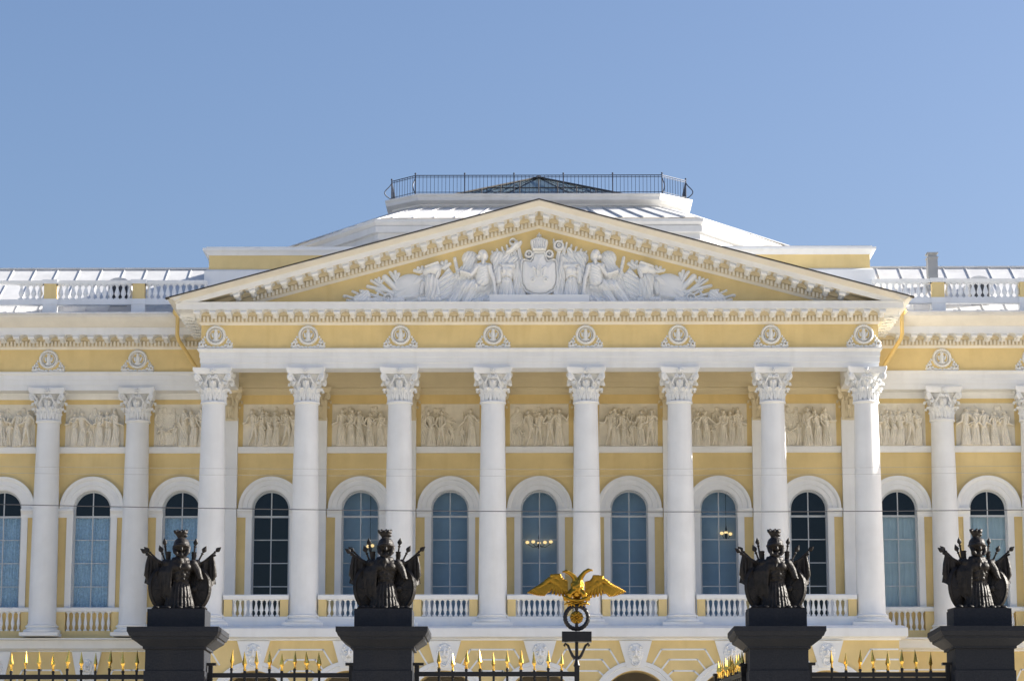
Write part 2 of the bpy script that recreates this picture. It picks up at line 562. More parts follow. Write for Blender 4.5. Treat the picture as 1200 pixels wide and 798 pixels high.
# ------------------------------------------------------------------ ground and terrace (the setting)
def structure(o):
    o['kind'] = 'structure'
    return o
g = MB()
g.quad((-900, -900, 0), (900, -900, 0), (900, 1500, 0), (-900, 1500, 0))
structure(g.build('ground', GROUND, smooth=0))
g = MB()
g.quad((-400, 3, 0.004), (400, 3, 0.004), (400, 22, 0.004), (-400, 22, 0.004))
structure(g.build('road', ASPHALT, smooth=0))
for s in (-1, 1):
    g = MB()
    g.box(min(s * 12, s * 40), max(s * 12, s * 40), 46, 74, -0.1, 0.05)
    structure(g.build('lawn', LAWN, smooth=0))
g = MB()
g.box(-400, 400, 22, 22.3, -0.1, 0.13)
structure(g.build('kerb', GRANITE, smooth=0))

# ------------------------------------------------------------------ the palace
AX = 0.1
YC, YF, YW = 99.0, 98.55, 103.75         # column axis, entablature face, wall face
Z_FL, Z_CAP = 9.92, 19.58                # balcony floor, underside of architrave
B = 3.5
palace = thing('palace', 'long yellow palace with white columned portico, sculpted pediment and tin roofs', 'palace', (AX, 104, 0))
O = (0, -104, 0)
def part(name, mb, mats, smooth=40.0):
    return mb.build(name, mats, palace, O, smooth)

WL = 46.0                                # half length of the palace that is built
# --- walls (upper floor)
w = MB()
R_W, Z_SPR, Z_SILL_W, Z_SILL_P = 0.745, 14.93, 11.05, 10.0
for k in range(-7, 8):
    cx = B * k
    zb = Z_SILL_P if abs(k) <= 3 else Z_SILL_W
    w.arch_wall(cx - B / 2, cx + B / 2, 9.0, 20.45, cx, R_W, Z_SPR, zb, YW, 0.42, 0, 1)
for s in (-1, 1):
    xa, xb = sorted((s * 7.5 * B, s * WL))
    w.quad((xa, YW, 9.0), (xb, YW, 9.0), (xb, YW, 20.45), (xa, YW, 20.45))
    w.quad((s * WL, YW, 0), (s * WL, 116, 0), (s * WL, 116, 22.3), (s * WL, YW, 22.3))
    # wing ground floor
    xa, xb = sorted((s * 13.2, s * WL))
    w.quad((xa, YW - 0.25, 0), (xb, YW - 0.25, 0), (xb, YW - 0.25, 9.4), (xa, YW - 0.25, 9.4))
w.quad((-WL, 116, 0), (WL, 116, 0), (WL, 116, 22.3), (-WL, 116, 22.3))
part('wall', w, [YELLOW, WHITE], 0)

# --- portico ground floor: arcade wall
YG = 98.25
a = MB()
Z_A, R_A = 7.02, 1.25
for k in range(-3, 4):
    a.arch_wall(B * k - B / 2, B * k + B / 2, 3.2, 9.42, B * k, R_A, Z_A, 3.2, YG, 0.9, 0, 0)
for s in (-1, 1):
    xa, xb = sorted((s * 3.5 * B, s * 13.15))
    a.quad((xa, YG, 3.2), (xb, YG, 3.2), (xb, YG, 9.42), (xa, YG, 9.42))
    a.quad((s * 13.15, YG, 3.2), (s * 13.15, 103.5, 3.2), (s * 13.15, 103.5, 9.42), (s * 13.15, YG, 9.42))
def strip(mb, pts, y, wd=0.06, pr=0.012, m=1):
    for (x1, z1), (x2, z2) in zip(pts[:-1], pts[1:]):
        L = math.hypot(x2 - x1, z2 - z1)
        nx, nz = -(z2 - z1) / L * wd / 2, (x2 - x1) / L * wd / 2
        ex, ez = (x2 - x1) / L * wd * 0.3, (z2 - z1) / L * wd * 0.3
        mb.prism_xz([(x1 - ex + nx, z1 - ez + nz), (x1 - ex - nx, z1 - ez - nz), (x2 + ex - nx, z2 + ez - nz), (x2 + ex + nx, z2 + ez + nz)], y - pr, y + 0.01, m)
def joints(mb, cx, y, dz=0.0, m=1):
    for hw, zt, ho, zl in ((0.80, 9.05, 1.16, 8.46), (0.52, 8.68, 0.88, 8.22), (0.38, 8.27, 0.66, 8.02)):
        strip(mb, [(cx - ho, zl + dz), (cx - hw, zt + dz), (cx + hw, zt + dz), (cx + ho, zl + dz)], y, m=m)
    for zz in (7.5, 6.8, 6.1):
        strip(mb, [(cx - 0.42, zz), (cx + 0.42, zz)], y, m=m)
for k in range(-4, 4):
    if k in (-4, 3):
        xx = (k + 0.5) * B + (0.35 if k == 3 else -0.35) * 0
        xx = math.copysign(12.6, k + 0.5)
        for zt, hw in ((9.05, 0.50), (8.68, 0.50), (8.27, 0.5)):
            sgn = math.copysign(1, k + 0.5)
            strip(a, [(xx - sgn * 0.85, zt - 0.55), (xx - sgn * 0.5, zt), (xx + sgn * 0.5, zt)] if zt > 9 else [(xx - sgn * 0.3, zt), (xx + sgn * 0.5, zt)], YG)
    else:
        joints(a, (k + 0.5) * B, YG)
part('arcade_wall', a, [YELLOW, WHITE], 0)

ar = MB()
for k in range(-3, 4):
    ar.arc(B * k, Z_A, [(R_A + 0.02, -0.3), (R_A + 0.02, 0.05), (R_A + 0.20, 0.05), (R_A + 0.22, 0.09), (R_A + 0.36, 0.09), (R_A + 0.36, -0.01)], YG, seg=36)
part('arch_moulding', ar, WHITE)
# doors deep in the arcade and the vestibule behind
v = MB()
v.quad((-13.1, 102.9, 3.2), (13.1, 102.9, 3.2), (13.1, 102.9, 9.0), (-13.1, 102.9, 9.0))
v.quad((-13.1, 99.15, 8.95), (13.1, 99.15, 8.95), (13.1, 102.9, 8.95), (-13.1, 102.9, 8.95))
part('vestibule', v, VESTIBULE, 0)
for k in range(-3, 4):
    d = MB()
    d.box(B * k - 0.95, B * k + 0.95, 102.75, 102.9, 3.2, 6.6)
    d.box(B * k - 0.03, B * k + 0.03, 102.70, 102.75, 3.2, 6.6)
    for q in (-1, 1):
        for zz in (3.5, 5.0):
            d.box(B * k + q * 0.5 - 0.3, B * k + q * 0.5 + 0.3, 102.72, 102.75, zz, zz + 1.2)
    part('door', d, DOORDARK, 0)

# lion mask keystones
def lion_mask():
    rl = Relief(-0.32, 0.32, 0, 0.98, 0.011)
    T = rl.blank()
    for k in range(16):
        t = 2 * PI * k / 16
        rl.ell(T, (0.22 * math.cos(t), 0.56 + 0.27 * math.sin(t)), 0.075, 0.075, 0.07, t)
    rl.ell(T, (0, 0.56), 0.22, 0.28, 0.12)
    for sx in (-1, 1):
        rl.ell(T, (sx * 0.09, 0.60), 0.06, 0.045, 0.05, sx * 0.5, 0.13)
        rl.ell(T, (sx * 0.17, 0.76), 0.05, 0.06, 0.07, 0, 0.08)
        rl.ell(T, (sx * 0.06, 0.44), 0.07, 0.055, 0.06, 0, 0.12)
    rl.cap(T, (0, 0.66), (0, 0.48), 0.04, 0.06, 0.09, 0.13)
    rl.ring(T, (0, 0.24), 0.14, 0.15, 0.035, 0.07, 0.02)
    rl.ring(T, (0, 0.24), 0.07, 0.07, 0.02, 0.04, 0.02)
    for sx in (-1, 1):
        m = np.hypot((rl.X - sx * 0.085) / 0.035, (rl.Z - 0.575) / 0.022) < 1
        T[m] -= 0.07
    m = np.hypot(rl.X / 0.07, (rl.Z - 0.375) / 0.03) < 1
    T[m] -= 0.06
    rl.merge(np.maximum(T, 0))
    return rl.mesh('lion_mask', STUCCO if False else WHITE)
LION = lion_mask()
def keystone(cx, y, z0, z1, sc_=1.0):
    kb = MB()
    kb.prism_xz([(cx - 0.31 * sc_, z0), (cx + 0.31 * sc_, z0), (cx + 0.60 * sc_, z1), (cx - 0.60 * sc_, z1)], y - 0.14, y + 0.02)
    ko = part('keystone', kb, WHITE, 0)
    lm = link('lion_mask', LION, ko, (cx, y - 0.14, z0 + (z1 - z0 - 0.98 * sc_) / 2))
    lm.scale = (sc_, 1, sc_)
for k in range(-3, 4):
    keystone(B * k, YG, 8.36, 9.36)
# wing ground-floor trim: keystones, joints
wg = MB()
YWG = YW - 0.25
for k in (-6, -5, -4, 4, 5, 6):
    for q in (-0.5, 0.5):
        if abs(k + q) > 3.8:
            pass
    cx = B * k
    if abs(k) == 4:
        for zz in (8.66, 8.1, 7.5):
            strip(wg, [(cx - math.copysign(0.7, k), zz), (cx + 1.75 * math.copysign(1, k), zz)], YWG, m=0)
        continue
    for sgn in (-1, 1):
        strip(wg, [(cx + sgn * 0.72, 8.05), (cx + sgn * 1.02, 8.66), (cx + sgn * 1.75, 8.66)], YWG, m=0)
        strip(wg, [(cx + sgn * 1.15, 8.1), (cx + sgn * 1.75, 8.1)], YWG, m=0)
    wg.arc(cx, 6.55, [(1.2, -0.02), (1.2, 0.06), (1.42, 0.06), (1.42, -0.02)], YWG, seg=28)
part('wing_joint_bands', wg, WHITE, 0)
for k in (-6, -5, 5, 6):
    keystone(B * k, YWG, 8.02, 9.355, 0.95)
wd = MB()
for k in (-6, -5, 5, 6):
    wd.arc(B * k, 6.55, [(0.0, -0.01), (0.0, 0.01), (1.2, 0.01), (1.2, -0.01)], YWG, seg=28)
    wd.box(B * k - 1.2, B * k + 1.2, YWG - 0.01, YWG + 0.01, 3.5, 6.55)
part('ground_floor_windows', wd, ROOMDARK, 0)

# --- balcony slab and its string course, wing string course
s1 = MB()
prof = [(0, 9.38), (0.04, 9.38), (0.06, 9.44), (0.16, 9.46), (0.30, 9.50), (0.30, 9.80), (0.24, 9.86), (0.10, 9.92), (-0.3, 9.92), (-0.3, 9.38)]
s1.sweep([(-13.15, 103.55), (-13.15, YG), (13.15, YG), (13.15, 103.55)], prof)
s1.box(-13.0, 13.0, 98.5, 103.74, 9.5, 9.90)
part('balcony_slab', s1, WHITE)
s2 = MB()
prof = [(0, 9.36), (0.04, 9.36), (0.06, 9.40), (0.22, 9.44), (0.30, 9.48), (0.30, 9.78), (0.62, 9.80), (0.62, 9.85), (-0.02, 9.85), (-0.02, 9.36)]
for s in (-1, 1):
    pth = [(-WL, YW - 0.25), (-13.16, YW - 0.25)] if s < 0 else [(13.16, YW - 0.25), (WL, YW - 0.25)]
    s2 = MB()
    s2.sweep(pth, prof)
    part('string_course', s2, WHITE)

# --- terrace and entrance steps in front of the arcade
t = MB()
t.box(-16, 16, 92, 103, -0.2, 3.2)
for k in range(16):
    t.box(-6, 6, 92 - (k + 1) * 0.36, 92 - k * 0.36, -0.2, 3.2 - (k + 1) * 0.195)
structure(t.build('terrace', GROUND, None, (AX, 0, 0), 0))

# --- columns
H_COL = Z_CAP - Z_FL
def column_meshes():
    sh = MB()
    prof = []
    z0, z1 = 0.46, H_COL - 1.27
    for i in range(15):
        q = i / 14
        r = 0.535 - 0.10 * (0.25 * q + 0.75 * q ** 1.8)
        prof.append((r, z0 + (z1 - z0) * q))
    prof = [(0.565, z0 - 0.02), (0.565, z0 + 0.03)] + prof[0:] 
    prof[2] = (0.537, z0 + 0.07)
    sh.lathe(prof, 40)
    shaft = sh.mesh('column', WHITE)
    b = MB()
    b.box(-0.74, 0.74, -0.74, 0.74, 0, 0.13)
    p = [(0.70, 0.13)]
    for i in range(9):
        t_ = -PI / 2 + PI * i / 8
        p.append((0.645 + 0.075 * math.cos(t_), 0.205 + 0.075 * math.sin(t_)))
    p += [(0.63, 0.285), (0.60, 0.31), (0.59, 0.335), (0.62, 0.35)]
    for i in range(7):
        t_ = -PI / 2 + PI * i / 6
        p.append((0.595 + 0.045 * math.cos(t_), 0.395 + 0.045 * math.sin(t_)))
    p.append((0.56, 0.455))
    b.lathe(p, 40)
    base = b.mesh('column_base', WHITE)
    return shaft, base
def leaf(mb, ang, r0, z0, h, wdt, curl, m=0, rb=0.02):
    """acanthus leaf: lobed tongue that climbs the bell and curls over"""
    nu, nv = 9, 11
    vs, fs = [], []
    for j in range(nv):
        q = j / (nv - 1)
        if q < 0.72:
            z = z0 + h * q / 0.72
            r = r0 + rb * q + curl * 0.25 * (q / 0.72) ** 3
        else:
            t_ = (q - 0.72) / 0.28
            z = z0 + h + 0.06 * math.sin(PI * t_) * (h / 0.4) - 0.15 * h * t_ ** 2
            r = r0 + rb * 0.72 + curl * (0.25 + 0.75 * math.sin(t_ * PI / 2))
        lobe = 1 + 0.16 * math.sin(q * 5 * 2 * PI)
        wd_ = wdt * 0.5 * lobe * (0.82 + 0.3 * math.sin(PI * min(q * 0.9, 1))) * (1 if q < 0.75 else max(0.28, 1 - (q - 0.75) * 2.6))
        for i in range(nu):
            u = -1 + 2 * i / (nu - 1)
            rr = r + 0.03 * (1 - abs(u)) + 0.018 * math.cos(u * 3 * PI) - 0.03 * u * u
            th = ang + u * wd_ / max(r, 0.2)
            vs.append((rr * math.cos(th), rr * math.sin(th), z - 0.02 * abs(u)))
    for j in range(nv - 1):
        for i in range(nu - 1):
            fs.append((j * nu + i, j * nu + i + 1, (j + 1) * nu + i + 1, (j + 1) * nu + i))
    mb.add(vs, fs, m)
def capital_mesh(flat=1.0, widen=1.0):
    c = MB()
    # z = 0 at the astragal, 1.27 at the top of the abacus
    c.lathe([(0.435, -0.05), (0.475, -0.05), (0.50, -0.015), (0.50, 0.015), (0.475, 0.045), (0.43, 0.05)], 36)
    c.lathe([(0.37, 0.0), (0.36, 0.45), (0.37, 0.75), (0.43, 0.97), (0.52, 1.06)], 32)
    # short fluted leaves at the foot
    for k in range(16):
        leaf(c, 2 * PI * (k + 0.5) / 16, 0.432, 0.05, 0.27, 0.155, 0.045, rb=0.005)
    for k in range(8):
        leaf(c, 2 * PI * k / 8 + PI / 8, 0.43, 0.14, 0.36, 0.29, 0.21)
    for k in range(8):
        leaf(c, 2 * PI * k / 8, 0.42, 0.26, 0.48, 0.28, 0.25)
    for k in range(4):
        a_ = PI / 4 + k * PI / 2
        # corner volute
        pts, rs = [], []
        for i in range(26):
            q = i / 25
            if q < 0.45:
                t_ = q / 0.45
                r = 0.46 + 0.36 * t_ ** 1.4
                z = 0.58 + 0.46 * t_ ** 0.8
            else:
                t_ = (q - 0.45) / 0.55
                an = PI / 2 - t_ * 2.6 * PI
                rad = 0.135 * (1 - 0.75 * t_)
                r = 0.81 + rad * math.cos(an)
                z = 0.90 + rad * math.sin(an)
            pts.append((r * math.cos(a_), r * math.sin(a_), z))
            rs.append(0.035 + 0.03 * min(1, q * 2.2) - 0.018 * q)
        c.tube(pts, rs, 7, flat=1.0)
        c.ball((0.81 * math.cos(a_), 0.81 * math.sin(a_), 0.90), 0.07, seg=8, rings=6)
        # inner scrolls on each face
        for sgn in (-1, 1):
            pts = []
            fa = k * PI / 2
            for i in range(16):
                q = i / 15
                if q < 0.5:
                    t_ = q / 0.5
                    off = sgn * (0.30 - 0.16 * t_)
                    z = 0.66 + 0.34 * t_
                    r = 0.48 + 0.10 * t_
                else:
                    t_ = (q - 0.5) / 0.5
                    an = PI / 2 + t_ * 1.8 * PI
                    rad = 0.07 * (1 - 0.6 * t_)
                    off = sgn * (0.14 + rad * math.cos(an))
                    z = 0.93 + rad * math.sin(an)
                    r = 0.60
                pts.append((r * math.cos(fa) - off * math.sin(fa), r * math.sin(fa) + off * math.cos(fa), z))
            c.tube(pts, 0.034, 6)
    # abacus with hollowed sides
    outline = []
    for k in range(4):
        fa = k * PI / 2
        for i in range(13):
            u = -1 + 2 * i / 12
            off = 0.76 * u
            d_ = 0.60 + 0.13 * u * u
            if i in (0, 12):
                d_ = 0.735
                off = 0.735 * (1 if u > 0 else -1) * 0.96
            outline.append((d_ * math.cos(fa) - off * math.sin(fa), d_ * math.sin(fa) + off * math.cos(fa)))
    n = len(outline)
    lv = [(0.93, 1.04), (0.95, 1.10), (0.965, 1.12), (1.0, 1.16), (1.0, 1.27)]
    vs = [(x * s_, y * s_, z) for s_, z in lv for x, y in outline]
    fs = [(j * n + i, j * n + (i + 1) % n, (j + 1) * n + (i + 1) % n, (j + 1) * n + i) for j in range(len(lv) - 1) for i in range(n)]
    fs += [tuple(range(n))[::-1], tuple(range((len(lv) - 1) * n, len(lv) * n))]
    c.add(vs, fs)
    for k in range(4):
        fa = k * PI / 2
        for p in range(5):
            t_ = 2 * PI * p / 5
            off, zz = 0.06 * math.cos(t_), 1.15 + 0.06 * math.sin(t_)
            c.ball((0.63 * math.cos(fa) - off * math.sin(fa), 0.63 * math.sin(fa) + off * math.cos(fa), zz), 0.045, seg=7, rings=5)
        c.ball((0.67 * math.cos(fa), 0.67 * math.sin(fa), 1.15), 0.035, seg=7, rings=5)
        # palmette between the inner scrolls
        c.ball((0.56 * math.cos(fa), 0.56 * math.sin(fa), 0.90), 0.07, seg=8, rings=6)
    return c
CAPMESH = capital_mesh().mesh('capital', WHITE, 50)
SHAFT, BASEM = column_meshes()
def column(x, y):
    c = link('column', SHAFT, palace, (x, y - 104, Z_FL))
    link('base', BASEM, c)
    link('capital', CAPMESH, c, (0, 0, H_COL - 1.27))
    return c
for i in range(8):
    column(-12.25 + B * i, YC)
YWC = YW - 0.42
for x in (-26.25, -22.75, -19.25, -15.75, 15.75, 19.25, 22.75, 26.25):
    column(x, YWC)
# pilasters on the wall behind the portico
pm = MB()
pm.box(-0.41, 0.41, -0.22, 0.0, 0.45, 8.60)
pm.box(-0.55, 0.55, -0.34, 0.0, 0, 0.16)
pm.box(-0.50, 0.50, -0.30, 0.0, 0.162, 0.32)
pm.box(-0.46, 0.46, -0.26, 0.0, 0.322, 0.449)
PIL = pm.mesh('pilaster', WHITE)
pc = capital_mesh()
pc.v = [(x * 0.80, y * 0.62, z) for x, y, z in pc.v]
pc.box(-0.40, 0.40, -0.215, 0.1, -0.05, 1.06)
PILCAP = pc.mesh('pilaster_capital', WARMSHADE, 50)
for i in range(8):
    p = link('pilaster', PIL, palace, (-12.25 + B * i, YW - 104, Z_FL))
    link('capital', PILCAP, p, (0, -0.02, 8.52))

# --- windows
def window_kit(zb):
    f = MB()
    r = R_W
    zs = Z_SPR
    yf = 0.26
    f.arc(0, zs, [(r - 0.075, 0.0), (r - 0.075, 0.09), (r + 0.004, 0.09), (r + 0.004, 0.0)], yf, seg=28)
    for s in (-1, 1):
        f.box(min(s * (r - 0.075), s * (r + 0.004)), max(s * (r - 0.075), s * (r + 0.004)), yf - 0.09, yf, zb + 0.075, zs)
    f.box(-r, r, yf - 0.09, yf, zb, zb + 0.075)
    f.box(-0.02, 0.02, yf - 0.07, yf - 0.01, zb + 0.075, zs + r - 0.07)
    zz = 14.65
    while zz > zb + 0.3:
        hw = r - 0.075
        th = 0.04 if zz > 14 else 0.017
        f.box(-hw, -0.02, yf - 0.065, yf - 0.012, zz - th, zz + th)
        f.box(0.02, hw, yf - 0.065, yf - 0.012, zz - th, zz + th)
        zz -= 0.91
    g = MB()
    pts = [(-r + 0.03, zb + 0.03), (r - 0.03, zb + 0.03)] + [((r - 0.03) * math.cos(PI * k / 28), zs + (r - 0.03) * math.sin(PI * k / 28)) for k in range(29)]
    g.prism_xz(pts, yf - 0.046, yf - 0.040)
    u = MB()      # archivolt, impost, jamb
    pr = [(r + 0.03, -0.02), (r + 0.03, 0.07), (r + 0.18, 0.07), (r + 0.19, 0.11), (r + 0.36, 0.11), (r + 0.38, 0.15), (r + 0.47, 0.19), (r + 0.52, 0.19), (r + 0.52, -0.02)]
    u.arc(0, zs + 0.002, pr, 0, seg=40)
    u.arc(0, zs, [(r - 0.004, -0.2), (r - 0.004, 0.03), (r + 0.03, 0.03), (r + 0.03, -0.2)], 0, seg=40)
    for s in (-1, 1):
        a_, b_ = sorted((s * (r - 0.004), s * (r + 0.24)))
        u.box(a_, b_, -0.06, 0.02, zb - 0.02, 14.60)
        a_, b_ = sorted((s * (r - 0.02), s * (1.31)))
        u.sweep([(a_, 0), (b_, 0)], [(-0.02, 14.60), (0.09, 14.60), (0.10, 14.72), (0.12, 14.74), (0.17, 14.83), (0.21, 14.85), (0.21, 14.93), (-0.02, 14.93)])
    return f, g, u
KIT = {}
for nm, zb in (('portico', Z_SILL_P), ('wing', Z_SILL_W)):
    f, g, u = window_kit(zb)
    KIT[nm] = (f.mesh('window', WOOD_WHITE), g.mesh('pane', GLASS, 0), u.mesh('surround', WHITE))
sill = MB()
sill.box(-R_W - 0.05, R_W + 0.05, -0.12, 0.3, Z_SILL_W - 0.12, Z_SILL_W - 0.002)
SILL = sill.mesh('sill', WHITE, 0)
def curtain(m, x0, x1, z0, z1, amp, wl):
    c = MB()
    n = 60
    vs, fs = [], []
    for i in range(n + 1):
        x = x0 + (x1 - x0) * i / n
        y = 0.36 + amp * math.sin(2 * PI * x / wl) + amp * 0.5 * math.sin(2 * PI * x / wl * 2.3 + 1)
        vs += [(x, y, z0), (x, y, z1)]
    for i in range(n):
        fs.append((2 * i, 2 * i + 2, 2 * i + 3, 2 * i + 1))
    c.add(vs, fs)
    return c.mesh('curtain', m, 60)
LACE = curtain(CURTAIN, -0.72, 0.72, 11.08, 14.62, 0.02, 0.13)
PLAIN = curtain(PLAINCURTAIN, -0.72, 0.72, 11.08, 14.62, 0.025, 0.36)
bl = MB()
bl.box(-1.0, 1.0, 0.95, 0.97, 9.95, 16.2)
BLINDM = bl.mesh('blind', BLIND, 0)
for k in range(-7, 8):
    kit = KIT['portico' if abs(k) <= 3 else 'wing']
    wo_ = link('window', kit[0], palace, (B * k, YW - 104, 0))
    link('pane', kit[1], wo_)
    link('surround', kit[2], wo_)
    if abs(k) <= 2:
        link('blind', BLINDM, wo_)
    if abs(k) > 3:
        link('sill', SILL, wo_)
        link('curtain', LACE if k < 0 else PLAIN, wo_)
        wo_['label'] = 'arched window with lace curtain behind its lower panes' if k < 0 else 'arched window with plain white curtain behind its lower panes'
# rooms behind the glass, open towards the windows
def room(mb, x0, x1, y0, y1, z0, z1):
    mb.add([(x0, y0, z0), (x1, y0, z0), (x1, y1, z0), (x0, y1, z0), (x0, y0, z1), (x1, y0, z1), (x1, y1, z1), (x0, y1, z1)],
           [(0, 1, 2, 3), (4, 5, 6, 7), (1, 2, 6, 5), (2, 3, 7, 6), (3, 0, 4, 7)])
ro = MB()
room(ro, -8.7, 8.7, YW + 0.43, YW + 5.0, 9.9, 16.4)
part('hall_interior', ro, ROOM, 0)
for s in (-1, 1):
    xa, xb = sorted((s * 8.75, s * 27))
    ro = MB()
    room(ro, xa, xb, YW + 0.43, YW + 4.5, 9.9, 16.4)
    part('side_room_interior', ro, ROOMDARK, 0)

# --- relief panels over the windows with frame moulding and the string under them
pmesh = [relief_panel(11 + i) for i in range(7)]
sb = MB()
for k in range(-7, 8):
    l_, r_ = B * k - B / 2, B * k + B / 2
    gap = 0.42 if abs(k) <= 3 else 0.40
    sb.sweep([(l_ + gap, YW), (r_ - gap, YW)], [(-0.01, 17.13), (0.10, 17.13), (0.12, 17.20), (0.16, 17.30), (0.16, 17.37), (-0.01, 17.37)])
part('relief_ledge', sb, WHITE)
for i, k in enumerate(range(-7, 8)):
    link('relief_panel', pmesh[(i * 3 + 1) % 7], palace, (B * k, YW - 104, 17.375))

# --- entablatures
HL = 12.72
PATH_P = [(-HL, 103.7), (-HL, YF), (HL, YF), (HL, 103.7)]
def arch_prof(z0, z1, th=1.0):
    h = z1 - z0
    return [(-th, z0), (0.0, z0), (0.0, z0 + 0.27 * h), (0.025, z0 + 0.275 * h), (0.025, z0 + 0.56 * h), (0.05, z0 + 0.565 * h), (0.05, z0 + 0.82 * h), (0.075, z0 + 0.83 * h), (0.13, z0 + 0.93 * h), (0.13, z1), (-th, z1)]
e = MB()
e.sweep(PATH_P, arch_prof(Z_CAP, 20.32, 0.9))
part('architrave', e, WHITE, 30)
e = MB()
e.sweep([(-HL + 0.9, YW - 0.30), (HL - 0.9, YW - 0.30)], arch_prof(19.70, 20.40, 0.3))
e.sweep([(-HL + 0.9, YW), (HL - 0.9, YW)], [(-0.01, 19.45), (0.05, 19.45), (0.07, 19.60), (0.12, 19.66), (0.12, 19.699), (-0.01, 19.699)])
part('inner_architrave', e, INNERSHADE, 30)
cl = MB()
cl.box(-HL + 0.5, HL - 0.5, YF + 0.6, YW + 0.3, 20.41, 20.6)
for i in range(8):
    x = -12.25 + B * i
    if 0 < i < 7:
        cl.box(x - 0.35, x + 0.35, YF + 0.9, YW - 0.3, 20.25, 20.41)
part('portico_ceiling', cl, INNERSHADE, 0)
fz = MB()
fz.sweep(PATH_P, [(-0.6, 20.322), (0.0, 20.322), (0.0, 21.22), (-0.6, 21.22)])
part('frieze', fz, YELLOW, 0)
PW = [((-WL, YWC - 0.42), (-HL + 0.05, YWC - 0.42)), ((HL - 0.05, YWC - 0.42), (WL, YWC - 0.42))]
YWF = YWC - 0.42
for pth in PW:
    fz = MB()
    fz.sweep(list(pth), [(-0.5, 20.222), (0.0, 20.222), (0.0, 21.12), (-0.5, 21.12)])
    part('wing_frieze', fz, YELLOW, 0)
    we = MB()
    we.sweep(list(pth), arch_prof(19.50, 20.22, 0.86))
    part('wing_architrave', we, WHITE, 30)
    we = MB()
    xs = sorted((pth[0][0], pth[1][0]))
    we.sweep([(xs[0], YW), (xs[1], YW)], [(-0.01, 19.27), (0.05, 19.27), (0.07, 19.40), (0.12, 19.46), (0.12, 19.499), (-0.01, 19.499)])
    part('wall_moulding', we, WHITE, 30)

# modillion: scrolled bracket, origin at the middle of its back top edge
mo = MB()
def modillion(dep=0.55, h=0.25, wdt=0.22):
    m = MB()
    pts = []
    for i in range(15):
        q = i / 14
        yy = -dep * q
        zz = -h * (0.98 - 0.30 * q) + h * 0.22 * math.sin(q * PI * 1.0) * (1 if q < 0.6 else 0.6) 
        pts.append((yy, zz))
    pts += [(-dep - 0.03, -h * 0.45), (-dep - 0.02, -0.06), (-dep, -0.05)]
    m.prism_yz([(0, -0.05)] + pts, -wdt / 2, wdt / 2)
    # leaf under the bracket and fillet round its top
    m.box(-wdt / 2 - 0.03, wdt / 2 + 0.03, -dep - 0.05, 0, -0.05, 0.0)
    for i in range(5):
        q = i / 4
        m.ball((0, -dep * (0.15 + 0.75 * q), -h * (0.92 - 0.25 * q)), wdt * 0.36, 0.09, 0.05, seg=8, rings=5)
    for sx in (-1, 1):
        pl_ = [(0.105, -0.001), (0.105, -0.15)] + [(0.255 - 0.15 * math.cos(t_ * PI / 16), -0.15 + 0.135 * math.sin(t_ * PI / 16)) for t_ in range(9)] + [(0.255, -0.001)]
        m.prism_xz([(sx * a_, b_) for a_, b_ in pl_], -dep + 0.03, -0.0)
    m.tube([(-wdt / 2 - 0.005, -dep + 0.02, -h * 0.5), (wdt / 2 + 0.005, -dep + 0.02, -h * 0.5)], 0.075, 10)
    return m.mesh('modillion', WHITE)
MOD = modillion()
def cornice_sweep(mb, path, z0, zc, zt, proj, sima=None):
    """bed mouldings from z0 (warm shade painted in), corona with soffit at zc and top zt (white), gutter moulding (warm bounce painted in)"""
    mb.sweep(path, [(-0.3, z0), (0.03, z0), (0.06, z0 + 0.06), (0.10, z0 + 0.098), (-0.3, z0 + 0.099)], 2)
    mb.sweep(path, [(-0.5, z0 + 0.10), (0.09, z0 + 0.10), (0.09, z0 + 0.31), (0.20, z0 + 0.32), (0.24, z0 + 0.345), (0.24, zc), (-0.5, zc)], 1)
    mb.sweep(path, [(-0.4, zc + 0.001), (proj - 0.10, zc + 0.001), (proj - 0.10, zc - 0.02), (proj, zc - 0.02), (proj, zt - 0.05), (proj + 0.03, zt - 0.05), (proj + 0.03, zt), (-0.4, zt + (0.002 if sima else 0.05))], 0)
    if sima:
        mb.sweep(path, [(-0.4, zt + 0.003), (proj + 0.03, zt + 0.003), (proj + 0.09, zt + sima * 0.10), (proj + 0.22, zt + sima * 0.36), (proj + 0.36, zt + sima * 0.66), (proj + 0.40, zt + sima * 0.80), (proj + 0.43, zt + sima * 0.82), (proj + 0.43, zt + sima), (-0.4, zt + sima + 0.04)], 2)
def dentils(mb, x0, x1, y, z0, z1, sp=0.145, wd=0.078, pr=0.10, zf=None):
    n = max(1, int(round((x1 - x0) / sp)))
    for i in range(n):
        x = x0 + (i + 0.5) * (x1 - x0) / n
        dz = zf(x) if zf else 0.0
        mb.box(x - wd / 2, x + wd / 2, y - pr, y + 0.02, z0 + dz, z1 + dz, 2)
def dentils_y(mb, x, sgn, y0, y1, z0, z1, sp=0.145, wd=0.078, pr=0.10):
    n = int((y1 - y0) / sp)
    for i in range(n):
        y = y0 + (i + 0.5) * sp
        mb.box(min(x - sgn * 0.02, x + sgn * pr), max(x - sgn * 0.02, x + sgn * pr), y - wd / 2, y + wd / 2, z0, z1, 2)
PROJ = 0.86
ZP0, ZPC, ZPT = 21.22, 21.69, 21.94
cn = MB()
cornice_sweep(cn, PATH_P, ZP0, ZPC, ZPT, PROJ)
dentils(cn, -HL - 0.1, HL + 0.1, YF - 0.09, ZP0 + 0.115, ZP0 + 0.30)
